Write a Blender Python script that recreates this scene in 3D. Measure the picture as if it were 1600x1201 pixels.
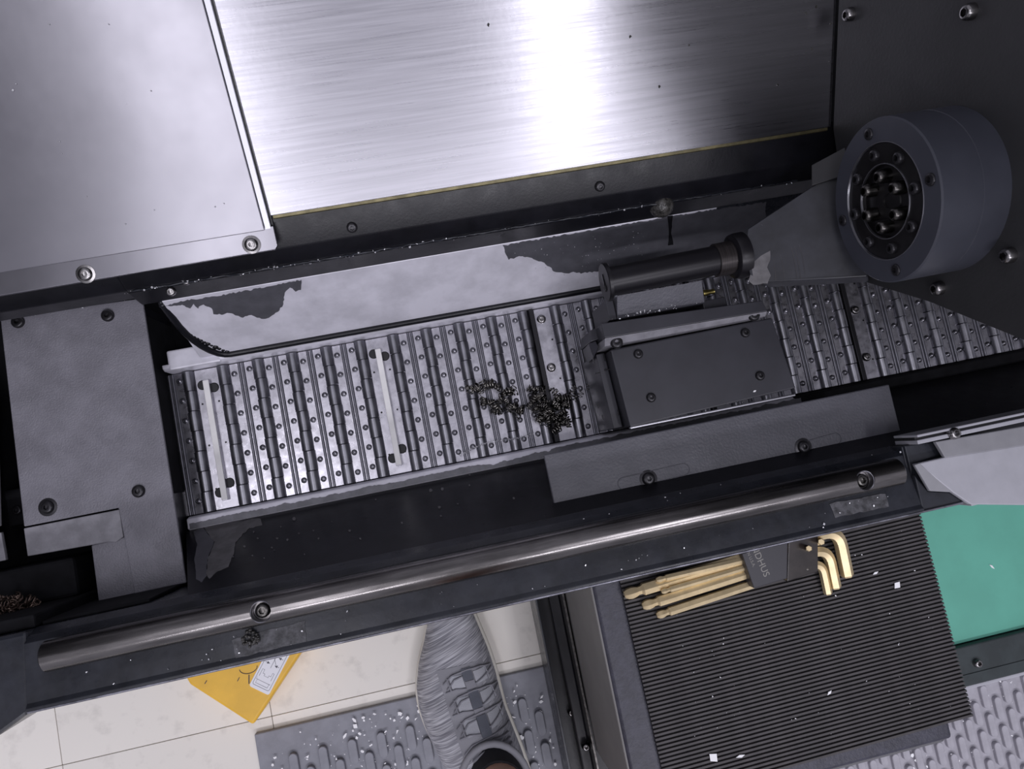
import bpy, bmesh, math, random
from math import sin, cos, pi, radians, sqrt
from mathutils import Vector, Matrix, noise

for o in list(bpy.data.objects):
    bpy.data.objects.remove(o)
S = bpy.context.scene
COL = S.collection

# ---------------------------------------------------------------- camera
RW = ((0.9768, -0.1953, 0.0880), (0.1862, 0.9772, 0.1024), (-0.1060, -0.0836, 0.9908))
F = 1100.0
R3 = Matrix(RW)                       # world -> camera
cam_d = bpy.data.cameras.new('camera')
cam = bpy.data.objects.new('camera', cam_d)
COL.objects.link(cam)
m4 = R3.transposed().to_4x4()
m4.translation = Vector((0, 0, 1.0))
cam.matrix_world = m4
cam_d.sensor_width = 36.0
cam_d.lens = F / 1600 * 36
cam_d.clip_start = 0.02
S.camera = cam

# ---------------------------------------------------------------- world, lamps, exposure
w = bpy.data.worlds.new('shop_air')
S.world = w
w.use_nodes = True
bg = w.node_tree.nodes['Background']
bg.inputs[0].default_value = (0.80, 0.79, 0.92, 1)
bg.inputs[1].default_value = 0.38
S.view_settings.view_transform = 'Standard'
S.view_settings.look = 'None'
S.view_settings.gamma = 1
S.view_settings.exposure = 0.38
S.view_settings.use_curve_mapping = False

def area(name, loc, size, size_y, power, col=(0.94, 0.92, 1.0), target=None):
    d = bpy.data.lights.new(name, 'AREA')
    d.shape = 'RECTANGLE'
    d.size = size
    d.size_y = size_y
    d.energy = power
    d.color = col
    o = bpy.data.objects.new(name, d)
    COL.objects.link(o)
    o.location = loc
    if target is not None:
        o.rotation_euler = (Vector(target) - Vector(loc)).to_track_quat('-Z', 'Y').to_euler()
    return o
area('shop_luminaire', (-0.78, -0.60, 2.9), 0.40, 1.6, 9)
area('shop_luminaire', (0.87, -0.72, 2.9), 0.22, 0.7, 8)
area('shop_luminaire', (0.10, -2.20, 2.9), 3.2, 0.25, 40)

# ---------------------------------------------------------------- helpers
def ray(px, py):
    return R3.transposed() @ Vector((px - 800, -(py - 600.5), -F))
def at(px, py, z):
    """the point of the horizontal plane z that the survey photo shows at this pixel"""
    r = ray(px, py)
    return Vector((0, 0, 1)) + r * ((z - 1) / r.z)
def on_plane(px, py, p0, n):
    r = ray(px, py)
    t = (Vector(p0) - Vector((0, 0, 1))).dot(n) / r.dot(n)
    return Vector((0, 0, 1)) + r * t

def wpos(o):
    p = Vector((0, 0, 0))
    while o is not None:
        p += o.location
        o = o.parent
    return p

def empty(name, loc, label=None, cat=None, group=None, kind=None):
    o = bpy.data.objects.new(name, None)
    o.empty_display_size = 0.02
    COL.objects.link(o)
    o.location = loc
    tag(o, label, cat, group, kind)
    return o
def tag(o, label=None, cat=None, group=None, kind=None):
    if label: o['label'] = label
    if cat: o['category'] = cat
    if group: o['group'] = group
    if kind: o['kind'] = kind
    return o

def harden(me):
    """keeps big flat faces flat-shaded next to their small bevel faces"""
    bm = bmesh.new(); bm.from_mesh(me)
    for e in bm.edges:
        if len(e.link_faces) == 2:
            a, c = e.link_faces
            r_ = max(a.calc_area(), c.calc_area()) / max(1e-12, min(a.calc_area(), c.calc_area()))
            if r_ > 5 and e.calc_face_angle(0) > 0.15: e.smooth = False
    bm.to_mesh(me); bm.free()

class MB:
    """collects geometry given in world coordinates"""
    def __init__(s):
        s.bm = bmesh.new()
    def quad(s, pts):
        return s.bm.faces.new([s.bm.verts.new(p) for p in pts])
    def box(s, lo, hi, bev=0.0, rot=None, seg=2):
        bm = bmesh.new()
        lo = Vector(lo); hi = Vector(hi)
        c = (lo + hi) / 2; d = hi - lo
        bmesh.ops.create_cube(bm, size=1)
        bmesh.ops.scale(bm, vec=d, verts=bm.verts)
        if bev: bmesh.ops.bevel(bm, geom=bm.edges[:], offset=bev, segments=seg, affect='EDGES', profile=0.5)
        if rot is not None: bmesh.ops.rotate(bm, matrix=rot, verts=bm.verts, cent=(0, 0, 0))
        bmesh.ops.translate(bm, vec=c, verts=bm.verts)
        s.merge(bm); return s
    def merge(s, bm):
        me = bpy.data.meshes.new('t')
        bm.to_mesh(me); bm.free()
        s.bm.from_mesh(me)
        bpy.data.meshes.remove(me)
        return s
    def solid(s, top, off, bev=0.0, seg=2):
        """a slab: polygon top (3-D points) pushed along vector off"""
        bm = bmesh.new()
        a = [bm.verts.new(p) for p in top]
        off = Vector(off)
        b = [bm.verts.new(Vector(p) + off) for p in top]
        n = len(a)
        bm.faces.new(a); bm.faces.new(b[::-1])
        for i in range(n):
            bm.faces.new((a[i], b[i], b[(i + 1) % n], a[(i + 1) % n]))
        bmesh.ops.recalc_face_normals(bm, faces=bm.faces)
        if bev:
            bmesh.ops.bevel(bm, geom=bm.edges[:], offset=bev, segments=seg, affect='EDGES', profile=0.5)
        s.merge(bm); return s
    def poly(s, pts, z0, z1, bev=0.0, seg=2):
        return s.solid([(p[0], p[1], z1) for p in pts], (0, 0, z0 - z1), bev, seg)
    def xprofile(s, yz, x0, x1, bev=0.0, seg=2):
        return s.solid([(x0, y, z) for y, z in yz], (x1 - x0, 0, 0), bev, seg)
    def tube(s, pts, r, n=8, cap=True, ph=0.0, flat=1.0):
        pts = [Vector(p) for p in pts]
        rs = r if isinstance(r, (list, tuple)) else [r] * len(pts)
        t0 = (pts[1] - pts[0]).normalized()
        up = Vector((0, 0, 1)) if abs(t0.z) < 0.9 else Vector((0, 1, 0))
        u = t0.cross(up).normalized()
        rings = []
        for i, p in enumerate(pts):
            if i == 0: t = t0
            elif i == len(pts) - 1: t = (p - pts[i - 1]).normalized()
            else: t = ((p - pts[i - 1]).normalized() + (pts[i + 1] - p).normalized()).normalized()
            u = (u - t * u.dot(t)).normalized()
            v = t.cross(u)
            rings.append([s.bm.verts.new(p + (u * cos(ph + 2 * pi * k / n) + v * sin(ph + 2 * pi * k / n) * flat) * rs[i]) for k in range(n)])
        for a, b in zip(rings, rings[1:]):
            for k in range(n):
                s.bm.faces.new((a[k], a[(k + 1) % n], b[(k + 1) % n], b[k]))
        if cap:
            s.bm.faces.new(rings[0][::-1]); s.bm.faces.new(rings[-1])
        return s
    def lathe(s, prof, c, axis='Z', n=32):
        """prof: (r, h) pairs along the axis, from c"""
        c = Vector(c)
        ax = {'X': Vector((1, 0, 0)), 'Y': Vector((0, 1, 0)), 'Z': Vector((0, 0, 1))}[axis] if isinstance(axis, str) else Vector(axis).normalized()
        up = Vector((0, 0, 1)) if abs(ax.z) < 0.9 else Vector((1, 0, 0))
        u = ax.cross(up).normalized(); v = ax.cross(u)
        rings = []
        for r, h in prof:
            if r <= 1e-7: rings.append([s.bm.verts.new(c + ax * h)])
            else: rings.append([s.bm.verts.new(c + ax * h + (u * cos(2 * pi * k / n) + v * sin(2 * pi * k / n)) * r) for k in range(n)])
        for a, b in zip(rings, rings[1:]):
            for k in range(n):
                k2 = (k + 1) % n
                if len(a) == 1 and len(b) == 1: continue
                if len(a) == 1: s.bm.faces.new((a[0], b[k2], b[k]))
                elif len(b) == 1: s.bm.faces.new((a[k], a[k2], b[0]))
                else: s.bm.faces.new((a[k], a[k2], b[k2], b[k]))
        return s
    def mesh(s, mat, smooth=None, origin=(0, 0, 0)):
        bmesh.ops.recalc_face_normals(s.bm, faces=s.bm.faces)
        if any(origin):
            bmesh.ops.translate(s.bm, vec=-Vector(origin), verts=s.bm.verts)
        me = bpy.data.meshes.new('mesh')
        s.bm.to_mesh(me); s.bm.free()
        me.materials.append(mat)
        if smooth is not None:
            me.shade_smooth()
            if smooth < 179: me.set_sharp_from_angle(angle=radians(smooth))
            harden(me)
        return me
    def build(s, name, mat, parent=None, smooth=40, origin=None, label=None, cat=None, group=None, kind=None):
        if parent is not None:
            org = wpos(parent); loc = (0, 0, 0)
        else:
            if origin is None:
                co = [v.co for v in s.bm.verts]
                origin = Vector(((min(c.x for c in co) + max(c.x for c in co)) / 2, (min(c.y for c in co) + max(c.y for c in co)) / 2, min(c.z for c in co)))
            org = Vector(origin); loc = org
        me = s.mesh(mat, smooth, org)
        me.name = name
        o = bpy.data.objects.new(name, me)
        COL.objects.link(o)
        o.parent = parent
        o.location = loc
        return tag(o, label, cat, group, kind)

def inst(name, me, parent, pos, rot=None, scale=None, label=None):
    o = bpy.data.objects.new(name, me)
    COL.objects.link(o)
    o.parent = parent
    o.location = Vector(pos) - (wpos(parent) if parent else Vector((0, 0, 0)))
    if rot is not None: o.rotation_euler = rot
    if scale is not None: o.scale = scale
    if label: o['label'] = label
    return o
def along(n, spin=0.0):
    """rotation that takes +Z to n"""
    return (Vector(n).to_track_quat('Z', 'Y').to_matrix() @ Matrix.Rotation(spin, 3, 'Z')).to_euler()

def ragged(pts, amp, step, seed, closed=True):
    rnd = random.Random(seed)
    out = []
    n = len(pts)
    for i in range(n if closed else n - 1):
        a = Vector(pts[i]); b = Vector(pts[(i + 1) % n])
        k = max(1, int((b - a).length / step))
        for j in range(k):
            p = a.lerp(b, j / k)
            p += Vector([rnd.uniform(-amp, amp) for _ in range(len(p))])
            out.append(p)
    if not closed: out.append(Vector(pts[-1]))
    return out

# ---------------------------------------------------------------- materials
def mat(name, col, rough=0.5, metal=0.0, spec=0.5, bump=0.0, bscale=200.0, bdetail=3.0, var=0.0, vscale=40.0, vcol=None,
        rvar=0.0, stretch=(1, 1, 1), aniso=0.0, tangent=None, coat=0.0, rnd=0.0, bdist=0.001, braw=False):
    m = bpy.data.materials.new(name)
    m.use_nodes = True
    nt = m.node_tree; N = nt.nodes; L = nt.links
    b = N['Principled BSDF']
    b.inputs['Base Color'].default_value = (*col, 1)
    b.inputs['Roughness'].default_value = rough
    b.inputs['Metallic'].default_value = metal
    b.inputs['Specular IOR Level'].default_value = spec
    b.inputs['Coat Weight'].default_value = coat
    b.inputs['Anisotropic'].default_value = aniso
    if tangent:
        cx = N.new('ShaderNodeCombineXYZ')
        for i in range(3): cx.inputs[i].default_value = tangent[i]
        L.new(cx.outputs[0], b.inputs['Tangent'])
    tc = N.new('ShaderNodeTexCoord')
    mp = N.new('ShaderNodeMapping')
    mp.inputs['Scale'].default_value = stretch
    L.new(tc.outputs['Object'], mp.inputs[0])
    def nz(scale, detail):
        n = N.new('ShaderNodeTexNoise')
        n.inputs['Scale'].default_value = scale
        n.inputs['Detail'].default_value = detail
        n.inputs['Roughness'].default_value = 0.6
        L.new(mp.outputs[0], n.inputs['Vector'])
        return n
    if var or vcol:
        n = nz(vscale, 4)
        rp = N.new('ShaderNodeValToRGB')
        rp.color_ramp.elements[0].position = 0.38; rp.color_ramp.elements[1].position = 0.62
        c2 = vcol if vcol else tuple(min(1, c * (1 + var)) for c in col)
        c1 = col if vcol else tuple(c * (1 - var) for c in col)
        rp.color_ramp.elements[0].color = (*c1, 1); rp.color_ramp.elements[1].color = (*c2, 1)
        L.new(n.outputs['Fac'], rp.inputs[0])
        src = rp.outputs[0]
        if rnd:
            oi = N.new('ShaderNodeObjectInfo'); hs = N.new('ShaderNodeHueSaturation')
            mr = N.new('ShaderNodeMapRange'); mr.inputs[3].default_value = 1 - rnd; mr.inputs[4].default_value = 1 + rnd
            L.new(oi.outputs['Random'], mr.inputs[0]); L.new(mr.outputs[0], hs.inputs['Value'])
            L.new(src, hs.inputs['Color']); src = hs.outputs[0]
        L.new(src, b.inputs['Base Color'])
    if rvar:
        n = nz(vscale * 1.7, 5)
        mr = N.new('ShaderNodeMapRange')
        mr.inputs[1].default_value = 0.3; mr.inputs[2].default_value = 0.7
        mr.inputs[3].default_value = max(0.03, rough - rvar); mr.inputs[4].default_value = min(1, rough + rvar)
        L.new(n.outputs['Fac'], mr.inputs[0]); L.new(mr.outputs[0], b.inputs['Roughness'])
    if bump:
        n = nz(bscale, bdetail)
        if braw: L.new(tc.outputs['Object'], n.inputs['Vector'])
        bp = N.new('ShaderNodeBump')
        bp.inputs['Strength'].default_value = bump
        bp.inputs['Distance'].default_value = bdist
        L.new(n.outputs['Fac'], bp.inputs['Height']); L.new(bp.outputs[0], b.inputs['Normal'])
    return m

SL = radians(28)
M = {}
M['stainless'] = mat('brushed_stainless', (0.42, 0.415, 0.45), 0.31, 1.0, rvar=0.05, vscale=3, stretch=(2.5, 110, 110), var=0.07, aniso=0.75,
                     tangent=(0, cos(SL), sin(SL)), bump=0.06, bscale=180, bdetail=4, bdist=0.0005, braw=True)
M['stainless_left'] = mat('satin_stainless', (0.27, 0.265, 0.29), 0.30, 1.0, rvar=0.03, vscale=8, var=0.06, aniso=0.6,
                          tangent=(0, cos(SL), sin(SL)), bump=0.03, bscale=60)
M['steel_edge'] = mat('cut_steel_edge', (0.5, 0.5, 0.54), 0.35, 1.0)
M['lip'] = mat('lip_highlight_tone', (0.20, 0.20, 0.23), 0.38, 0.9, var=0.4, vscale=50)  # paler tone that paints the highlight on the sill edge
M['seal'] = mat('oily_brass_strip', (0.16, 0.14, 0.075), 0.4, 0.6, var=0.3, vscale=60)
M['black_gloss'] = mat('black_gloss_paint', (0.008, 0.008, 0.011), 0.33, spec=0.35, bump=0.08, bscale=350, var=0.25, vscale=25, rvar=0.06)
M['black_sill'] = mat('oily_black_paint', (0.022, 0.024, 0.031), 0.30, spec=0.45, bump=0.05, bscale=260, var=0.3, vscale=30, rvar=0.08)
M['void'] = mat('black_casting', (0.008, 0.008, 0.010), 0.8, spec=0.2, var=0.3)
M['plate_paint'] = mat('textured_grey_black_paint', (0.205, 0.20, 0.228), 0.40, bump=0.6, bscale=560, bdetail=2, var=0.12, vscale=30, rvar=0.08)
M['plate_smooth'] = mat('slate_paint', (0.095, 0.095, 0.112), 0.40, bump=0.35, bscale=380, var=0.10, vscale=20, rvar=0.05)
M['flange_paint'] = mat('worn_grey_paint', (0.26, 0.255, 0.28), 0.40, bump=0.25, bscale=200, var=0.15, vscale=60)
M['block'] = mat('black_oxide_block', (0.037, 0.037, 0.046), 0.40, bump=0.04, bscale=500, var=0.12, vscale=18)
M['bare'] = mat('bare_scuffed_steel', (0.72, 0.71, 0.78), 0.42, 0.15, var=0.12, vscale=22, rvar=0.08, bump=0.06, bscale=120)
M['bare_dull'] = mat('bare_dull_steel', (0.17, 0.165, 0.17), 0.5, 0.5, var=0.2, vscale=60)
M['flake'] = mat('dark_paint_film', (0.085, 0.085, 0.098), 0.42, bump=0.2, bscale=300, var=0.12, vscale=60)
M['flake_light'] = mat('grey_paint_film', (0.17, 0.17, 0.19), 0.5, bump=0.15, bscale=300, var=0.15, vscale=60)
M['belt'] = mat('conveyor_steel', (0.56, 0.55, 0.595), 0.31, 0.97, var=0.14, vscale=70, rvar=0.08, bump=0.05, bscale=250)
M['hinge'] = mat('hinge_steel', (0.31, 0.31, 0.34), 0.33, 1.0, var=0.12, vscale=60, rvar=0.06)
M['ridge'] = mat('pressed_ridge_steel', (0.24, 0.24, 0.27), 0.36, 0.85, var=0.12, vscale=90)
M['dimple'] = mat('dimple_steel', (0.10, 0.10, 0.115), 0.3, 0.7)
M['white_edge'] = mat('polished_cleat_edge', (0.90, 0.89, 0.88), 0.5, 0.1, var=0.05)
M['pad'] = mat('dark_rubber_pad', (0.02, 0.02, 0.022), 0.55)
M['rod'] = mat('worn_steel_rod', (0.165, 0.156, 0.154), 0.25, 1.0, var=0.28, vscale=12, stretch=(1, 8, 8), rvar=0.06, bump=0.03, bscale=60)
M['screw'] = mat('black_oxide_screw', (0.035, 0.034, 0.038), 0.30, 0.6)
M['screw_steel'] = mat('oily_steel_screw', (0.30, 0.29, 0.29), 0.25, 1.0, var=0.2, vscale=200)
M['screw_dull'] = mat('oily_dull_screw', (0.11, 0.105, 0.10), 0.28, 1.0, var=0.3, vscale=200)
M['quill'] = mat('black_oxide_shaft', (0.012, 0.011, 0.014), 0.34, 0.3, bump=0.02, bscale=300)
M['collar'] = mat('brown_oxide_collar', (0.055, 0.048, 0.048), 0.30, 0.6, stretch=(60, 1, 1), var=0.3, vscale=20)
M['hub'] = mat('slate_hub_paint', (0.052, 0.055, 0.071), 0.42, bump=0.04, bscale=300, var=0.08, vscale=20)
M['hub_face'] = mat('oily_black_face', (0.012, 0.011, 0.012), 0.28, 0.2, var=0.3, vscale=60)
M['arm'] = mat('rubbed_slate_arm', (0.024, 0.025, 0.032), 0.42, bump=0.05, bscale=90, var=0.35, vscale=26)
M['wall'] = mat('dark_grey_panel', (0.036, 0.036, 0.038), 0.5, bump=0.15, bscale=300, var=0.12, vscale=14)
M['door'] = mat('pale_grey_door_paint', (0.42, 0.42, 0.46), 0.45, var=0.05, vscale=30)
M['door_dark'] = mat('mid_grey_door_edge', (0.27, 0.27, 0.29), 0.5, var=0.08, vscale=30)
M['tile'] = mat('speckled_vinyl_tile', (0.86, 0.825, 0.76), 0.42, vcol=(0.66, 0.63, 0.58), vscale=32, rnd=0.04)
_t = M['tile'].node_tree.nodes
for n in _t:
    if n.type == 'VALTORGB':
        n.color_ramp.elements[0].position = 0.55; n.color_ramp.elements[1].position = 0.80
M['grout'] = mat('tile_joint', (0.22, 0.20, 0.17), 0.8)
M['mat'] = mat('grey_rubber_mat', (0.26, 0.265, 0.30), 0.6, bump=0.15, bscale=260, var=0.08, vscale=50)
M['mat_lit'] = mat('lit_grey_rubber_mat', (0.40, 0.39, 0.43), 0.6, bump=0.15, bscale=260, var=0.08, vscale=50)  # paler copy of the mat grey, the stronger light put into the colour
M['green'] = mat('green_painted_board', (0.13, 0.45, 0.34), 0.45, var=0.05, vscale=12)
M['bar'] = mat('dark_green_black_bar', (0.03, 0.04, 0.042), 0.4, var=0.2, vscale=30)
M['yellow'] = mat('yellow_pedal_paint', (0.86, 0.50, 0.045), 0.42, var=0.06, vscale=25, bump=0.05, bscale=120)
M['sticker'] = mat('white_sticker', (0.86, 0.86, 0.90), 0.5)
M['ink'] = mat('grey_ink', (0.10, 0.10, 0.12), 0.6)
M['ribs'] = mat('ribbed_black_rubber', (0.058, 0.053, 0.055), 0.6, var=0.15, vscale=60)
M['groove'] = mat('rubber_groove', (0.012, 0.011, 0.012), 0.8)
M['rim'] = mat('crinkle_black_rim', (0.040, 0.040, 0.058), 0.45, bump=0.5, bscale=300, var=0.2, vscale=80)
M['cart_side'] = mat('grey_cart_side', (0.21, 0.205, 0.20), 0.5, var=0.06, vscale=20)
M['cart_front'] = mat('dark_grey_cart_front', (0.12, 0.12, 0.13), 0.45)
M['gold'] = mat('gold_plated_steel', (0.82, 0.67, 0.41), 0.46, 0.75, var=0.10, vscale=60)
M['dull_gold'] = mat('dull_steel_key', (0.36, 0.34, 0.31), 0.35, 0.85)
M['holder'] = mat('black_key_holder', (0.035, 0.034, 0.042), 0.42, bump=0.05, bscale=300)
M['holder_clear'] = mat('smoky_key_clip', (0.030, 0.024, 0.022), 0.25, var=0.3, vscale=50)
M['lettering'] = mat('grey_lettering', (0.30, 0.29, 0.27), 0.6)
M['midsole'] = mat('cream_foam_sole', (0.74, 0.71, 0.64), 0.6, var=0.05)
M['sock'] = mat('black_sock', (0.018, 0.018, 0.022), 0.9, bump=0.3, bscale=700)
M['skin'] = mat('skin', (0.62, 0.36, 0.27), 0.5, var=0.08, vscale=60)
M['lace'] = mat('grey_lace', (0.27, 0.27, 0.30), 0.8, bump=0.3, bscale=900)
M['strap'] = mat('blue_grey_strap', (0.135, 0.145, 0.175), 0.75, bump=0.3, bscale=900)
M['overlay'] = mat('grey_eyestay', (0.33, 0.33, 0.36), 0.75, bump=0.2, bscale=600)
M['patch_light'] = mat('pale_tongue_knit', (0.50, 0.51, 0.55), 0.8, bump=0.3, bscale=700)
M['swarf'] = mat('blackened_swarf', (0.20, 0.19, 0.175), 0.18, 1.0, var=0.6, vscale=120)
M['rust'] = mat('rusty_swarf', (0.20, 0.145, 0.12), 0.35, 0.8, var=0.5, vscale=150)
M['chip'] = mat('bright_chip', (0.75, 0.75, 0.78), 0.3, 0.6)
M['scrap'] = mat('white_plastic_scrap', (0.95, 0.95, 0.97), 0.5)
M['residue'] = mat('sticker_residue', (0.075, 0.075, 0.083), 0.5, bump=0.4, bscale=220, var=0.5, vscale=120)
M['glob'] = mat('oily_glob', (0.05, 0.048, 0.045), 0.15, bump=0.8, bscale=300, var=0.6, vscale=200)
M['stain'] = mat('dark_oil_streak', (0.012, 0.012, 0.014), 0.2)
M['brass'] = mat('brass_fitting', (0.55, 0.45, 0.16), 0.3, 1.0)
# knitted shoe upper: diagonal pale threads
def knit():
    m = bpy.data.materials.new('grey_marl_knit'); m.use_nodes = True
    N = m.node_tree.nodes; L = m.node_tree.links; b = N['Principled BSDF']
    b.inputs['Roughness'].default_value = 0.85
    tc = N.new('ShaderNodeTexCoord'); mp = N.new('ShaderNodeMapping')
    m0 = N.new('ShaderNodeMapping'); m0.inputs['Rotation'].default_value = (0, 0, radians(-20))
    mp.inputs['Scale'].default_value = (22, 800, 40)
    L.new(tc.outputs['Object'], m0.inputs[0]); L.new(m0.outputs[0], mp.inputs[0])
    n = N.new('ShaderNodeTexNoise'); n.inputs['Scale'].default_value = 1.0; n.inputs['Detail'].default_value = 3
    L.new(mp.outputs[0], n.inputs['Vector'])
    rp = N.new('ShaderNodeValToRGB')
    rp.color_ramp.elements[0].position = 0.38; rp.color_ramp.elements[1].position = 0.68
    rp.color_ramp.elements[0].color = (0.22, 0.22, 0.25, 1); rp.color_ramp.elements[1].color = (0.64, 0.64, 0.68, 1)
    L.new(n.outputs['Fac'], rp.inputs[0]); L.new(rp.outputs[0], b.inputs['Base Color'])
    bp = N.new('ShaderNodeBump'); bp.inputs['Strength'].default_value = 0.3; bp.inputs['Distance'].default_value = 0.001
    L.new(n.outputs['Fac'], bp.inputs['Height']); L.new(bp.outputs[0], b.inputs['Normal'])
    return m
M['knit'] = knit()

# ---------------------------------------------------------------- shared screw meshes (base at z=0, head up)
def screw_mesh(r, h, hexr, m, n=24, ring=None):
    mb = MB(); bm = mb.bm
    def hx(k):
        a = 2 * pi * k / n
        return hexr * cos(pi / 6) / cos(((a + pi / 6) % (pi / 3)) - pi / 6)
    prof = [(r, 0), (r, h * 0.35), (r * 0.93, h * 0.7), (r * 0.78, h * 0.93), (r * 0.62, h)]
    rings = [[bm.verts.new((rr * cos(2 * pi * k / n), rr * sin(2 * pi * k / n), z)) for k in range(n)] for rr, z in prof]
    for z in (h, h * 0.25):
        rings.append([bm.verts.new((hx(k) * cos(2 * pi * k / n), hx(k) * sin(2 * pi * k / n), z)) for k in range(n)])
    for a, b in zip(rings, rings[1:]):
        for k in range(n):
            bm.faces.new((a[k], a[(k + 1) % n], b[(k + 1) % n], b[k]))
    c = bm.verts.new((0, 0, h * 0.15))
    for k in range(n): bm.faces.new((rings[-1][k], rings[-1][(k + 1) % n], c))
    if ring:
        mb.lathe([(ring, 0), (ring, 0.0006), (r * 1.02, 0.0009), (r * 1.02, 0)], (0, 0, 0), 'Z', n)
    return mb.mesh(m, 35)
SCREW = screw_mesh(0.0068, 0.0042, 0.0028, M['screw'])
SCREW_W = screw_mesh(0.0068, 0.0042, 0.0028, M['screw'], ring=0.0095)
SCREW_S = screw_mesh(0.0052, 0.0036, 0.0024, M['screw'])
CAP = screw_mesh(0.0062, 0.0075, 0.0032, M['screw_steel'])
CAP_H = screw_mesh(0.0062, 0.0075, 0.0032, M['screw_dull'])
CAP_D = screw_mesh(0.0055, 0.0075, 0.0028, M['screw'])
BUTTON = screw_mesh(0.0062, 0.0036, 0.0026, M['screw_steel'], ring=0.0085)

# ================================================================ SETTING: floor
floor = empty('floor', (0, 0, 0), kind='structure', label='cream speckled vinyl tile floor', cat='floor')
MB().box((-1.7, -1.6, -0.05), (1.8, 1.4, -0.0035)).build('floor_bed', M['grout'], floor, None)
TP = 0.2665
tme = MB().box((-TP / 2 + 0.0004, -TP / 2 + 0.0004, -0.0035), (TP / 2 - 0.0004, TP / 2 - 0.0004, 0), 0.0004, seg=1).mesh(M['tile'], 30)
for i in range(-3, 6):
    for j in range(-4, 1):
        inst('tile', tme, floor, (-0.2946 + TP * (i - 0.5), -0.290 + TP * (j + 0.5), 0), (0, 0, (i * 3 + j * 5) % 4 * pi / 2))

# ---- the dark side housing (a wall of the machine) that closes the view at right
wall = empty('wall_right', (0.447, 0.3, 0.32), kind='structure', label='dark grey housing wall at right carrying the hub', cat='wall')
yz = [(0.80, 0.335 + 0.548 * math.tan(SL) + 0.004), (0.252, 0.341), (0.100, 0.315), (0.053, 0.413), (0.002, 0.503), (-0.03, 0.56), (-0.03, 1.25), (0.80, 1.25)]
MB().xprofile(yz, 0.447, 1.25).build('wall_panel', M['wall'], wall, None)  # depth behind the face is unseen, extended to darken the belt
for (y, z) in ((0.333, 0.408), (0.251, 0.534), (0.067, 0.512), (0.061, 0.432), (0.36, 0.62), (0.16, 0.60)):
    inst('screw', CAP, wall, (0.447, y, z), along((-1, 0, 0)))

wl = MB().box((-0.80, -0.02, 0.105), (-0.74, 0.80, 1.25), 0.004).build('wall_left', M['wall'], None, kind='structure', label='dark headstock wall closing the machine at left', cat='wall')

# ================================================================ LATHE BED
bed = empty('lathe_bed', (0.1, 0.1, 0.0), 'black painted lathe bed with chip trough and rounded front sill', 'machine bed')
b = MB()
b.box((-0.75, -0.10, 0.02), (0.95, 0.75, 0.105), 0.004)
b.build('base_casting', M['void'], bed)
# rear trough wall (bare steel under flaking paint)
RW0 = (0.166, 0.180); RW1 = (0.2115, 0.270)
rw = MB().xprofile([RW0, RW1, (RW1[0] + 0.02, RW1[1]), (RW0[0] + 0.02, 0.14), (RW0[0] + 0.002, 0.14)], -0.256, 0.34, 0.0008, 1).build('rear_trough_wall', M['bare'], bed, label='bare steel trough wall with flaking dark paint')
MB().xprofile([RW0, RW1, (RW1[0] + 0.02, RW1[1]), (RW0[0] + 0.02, 0.14), (RW0[0] + 0.002, 0.14)], 0.34, 0.90, 0.0008, 1).build('rear_trough_wall', M['black_sill'], bed)  # dark paint carried on at right, also standing in for shade
rn = Vector((0, -(RW1[1] - RW0[1]), RW1[0] - RW0[0])).normalized()
p0 = Vector((0, *RW0))
def rw_pt(px, py, lift=0.0006):
    return on_plane(px, py, p0 + rn * lift, rn)
def flake(name, pts, amp, step, seed, m, parent, plane, thick=0.0005):
    pp = [plane(*p) for p in ragged([Vector((x, y)) for x, y in pts], amp, step, seed)]
    bm = MB()
    nrm = None
    bm.solid(pp, -rn * thick if parent is rw else Vector((0, 0, -thick)))
    return bm.build(name, m, parent, None)
c4 = lambda L: [(230 + x / 3.432, 370 + y / 3.432) for x, y in L]
flake('paint_flake', c4([(100, 372), (190, 345), (330, 325), (560, 285), (828, 232), (826, 285), (795, 292), (768, 272), (735, 300), (730, 362), (700, 402), (650, 436), (600, 436), (560, 420), (510, 432), (440, 405), (400, 416), (352, 412), (345, 380), (300, 366), (270, 382), (250, 360), (230, 385), (190, 366)]),
      1.1, 3.2, 3, M['flake'], rw, rw_pt)
flake('paint_flake', [(786, 384), (790, 394), (795, 405), (810, 401), (824, 401), (838, 407), (850, 410), (858, 417), (866, 424), (884, 427), (897, 424), (908, 427), (936, 423), (950, 436), (1100, 412), (1196, 396), (1196, 316), (1100, 330), (900, 364)],
      1.2, 3.5, 7, M['flake'], rw, rw_pt)
flake('oil_streak', [(1043, 338), (1051, 337), (1049, 365), (1052, 382), (1044, 384), (1046, 365)], 0.5, 5, 11, M['stain'], rw, lambda x, y: rw_pt(x, y, 0.0012))
# stamped bead at the trough foot, turning up round the left corner
pts = [(0.90, 0.1645, 0.1775)] + [(-0.222, 0.1645, 0.1775)]
for k in range(1, 9):
    a = k / 8 * pi / 2
    pts.append((-0.222 - 0.034 * sin(a), 0.1645 + 0.036 * (1 - cos(a)), 0.1775 + 0.068 * (1 - cos(a))))
pts.append((-0.258, 0.212, 0.262))
MB().tube(pts, 0.0042, 10).build('stamped_bead', M['black_gloss'], bed, 60)
b = MB()
for k in range(26):
    a = k / 25
    x = -0.222 - 0.036 * sin(min(1, a * 1.3) * pi / 2); y = 0.166 + 0.046 * a; z = 0.176 + 0.088 * a
    r_ = 0.0035 + 0.0018 * noise.noise((k * 0.9, 0, 0))
    bmesh.ops.create_icosphere(b.bm, subdivisions=1, radius=r_, matrix=Matrix.Translation((x, y, z + 0.001)))
b.build('weld_bead', M['black_gloss'], bed, 60)
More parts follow.
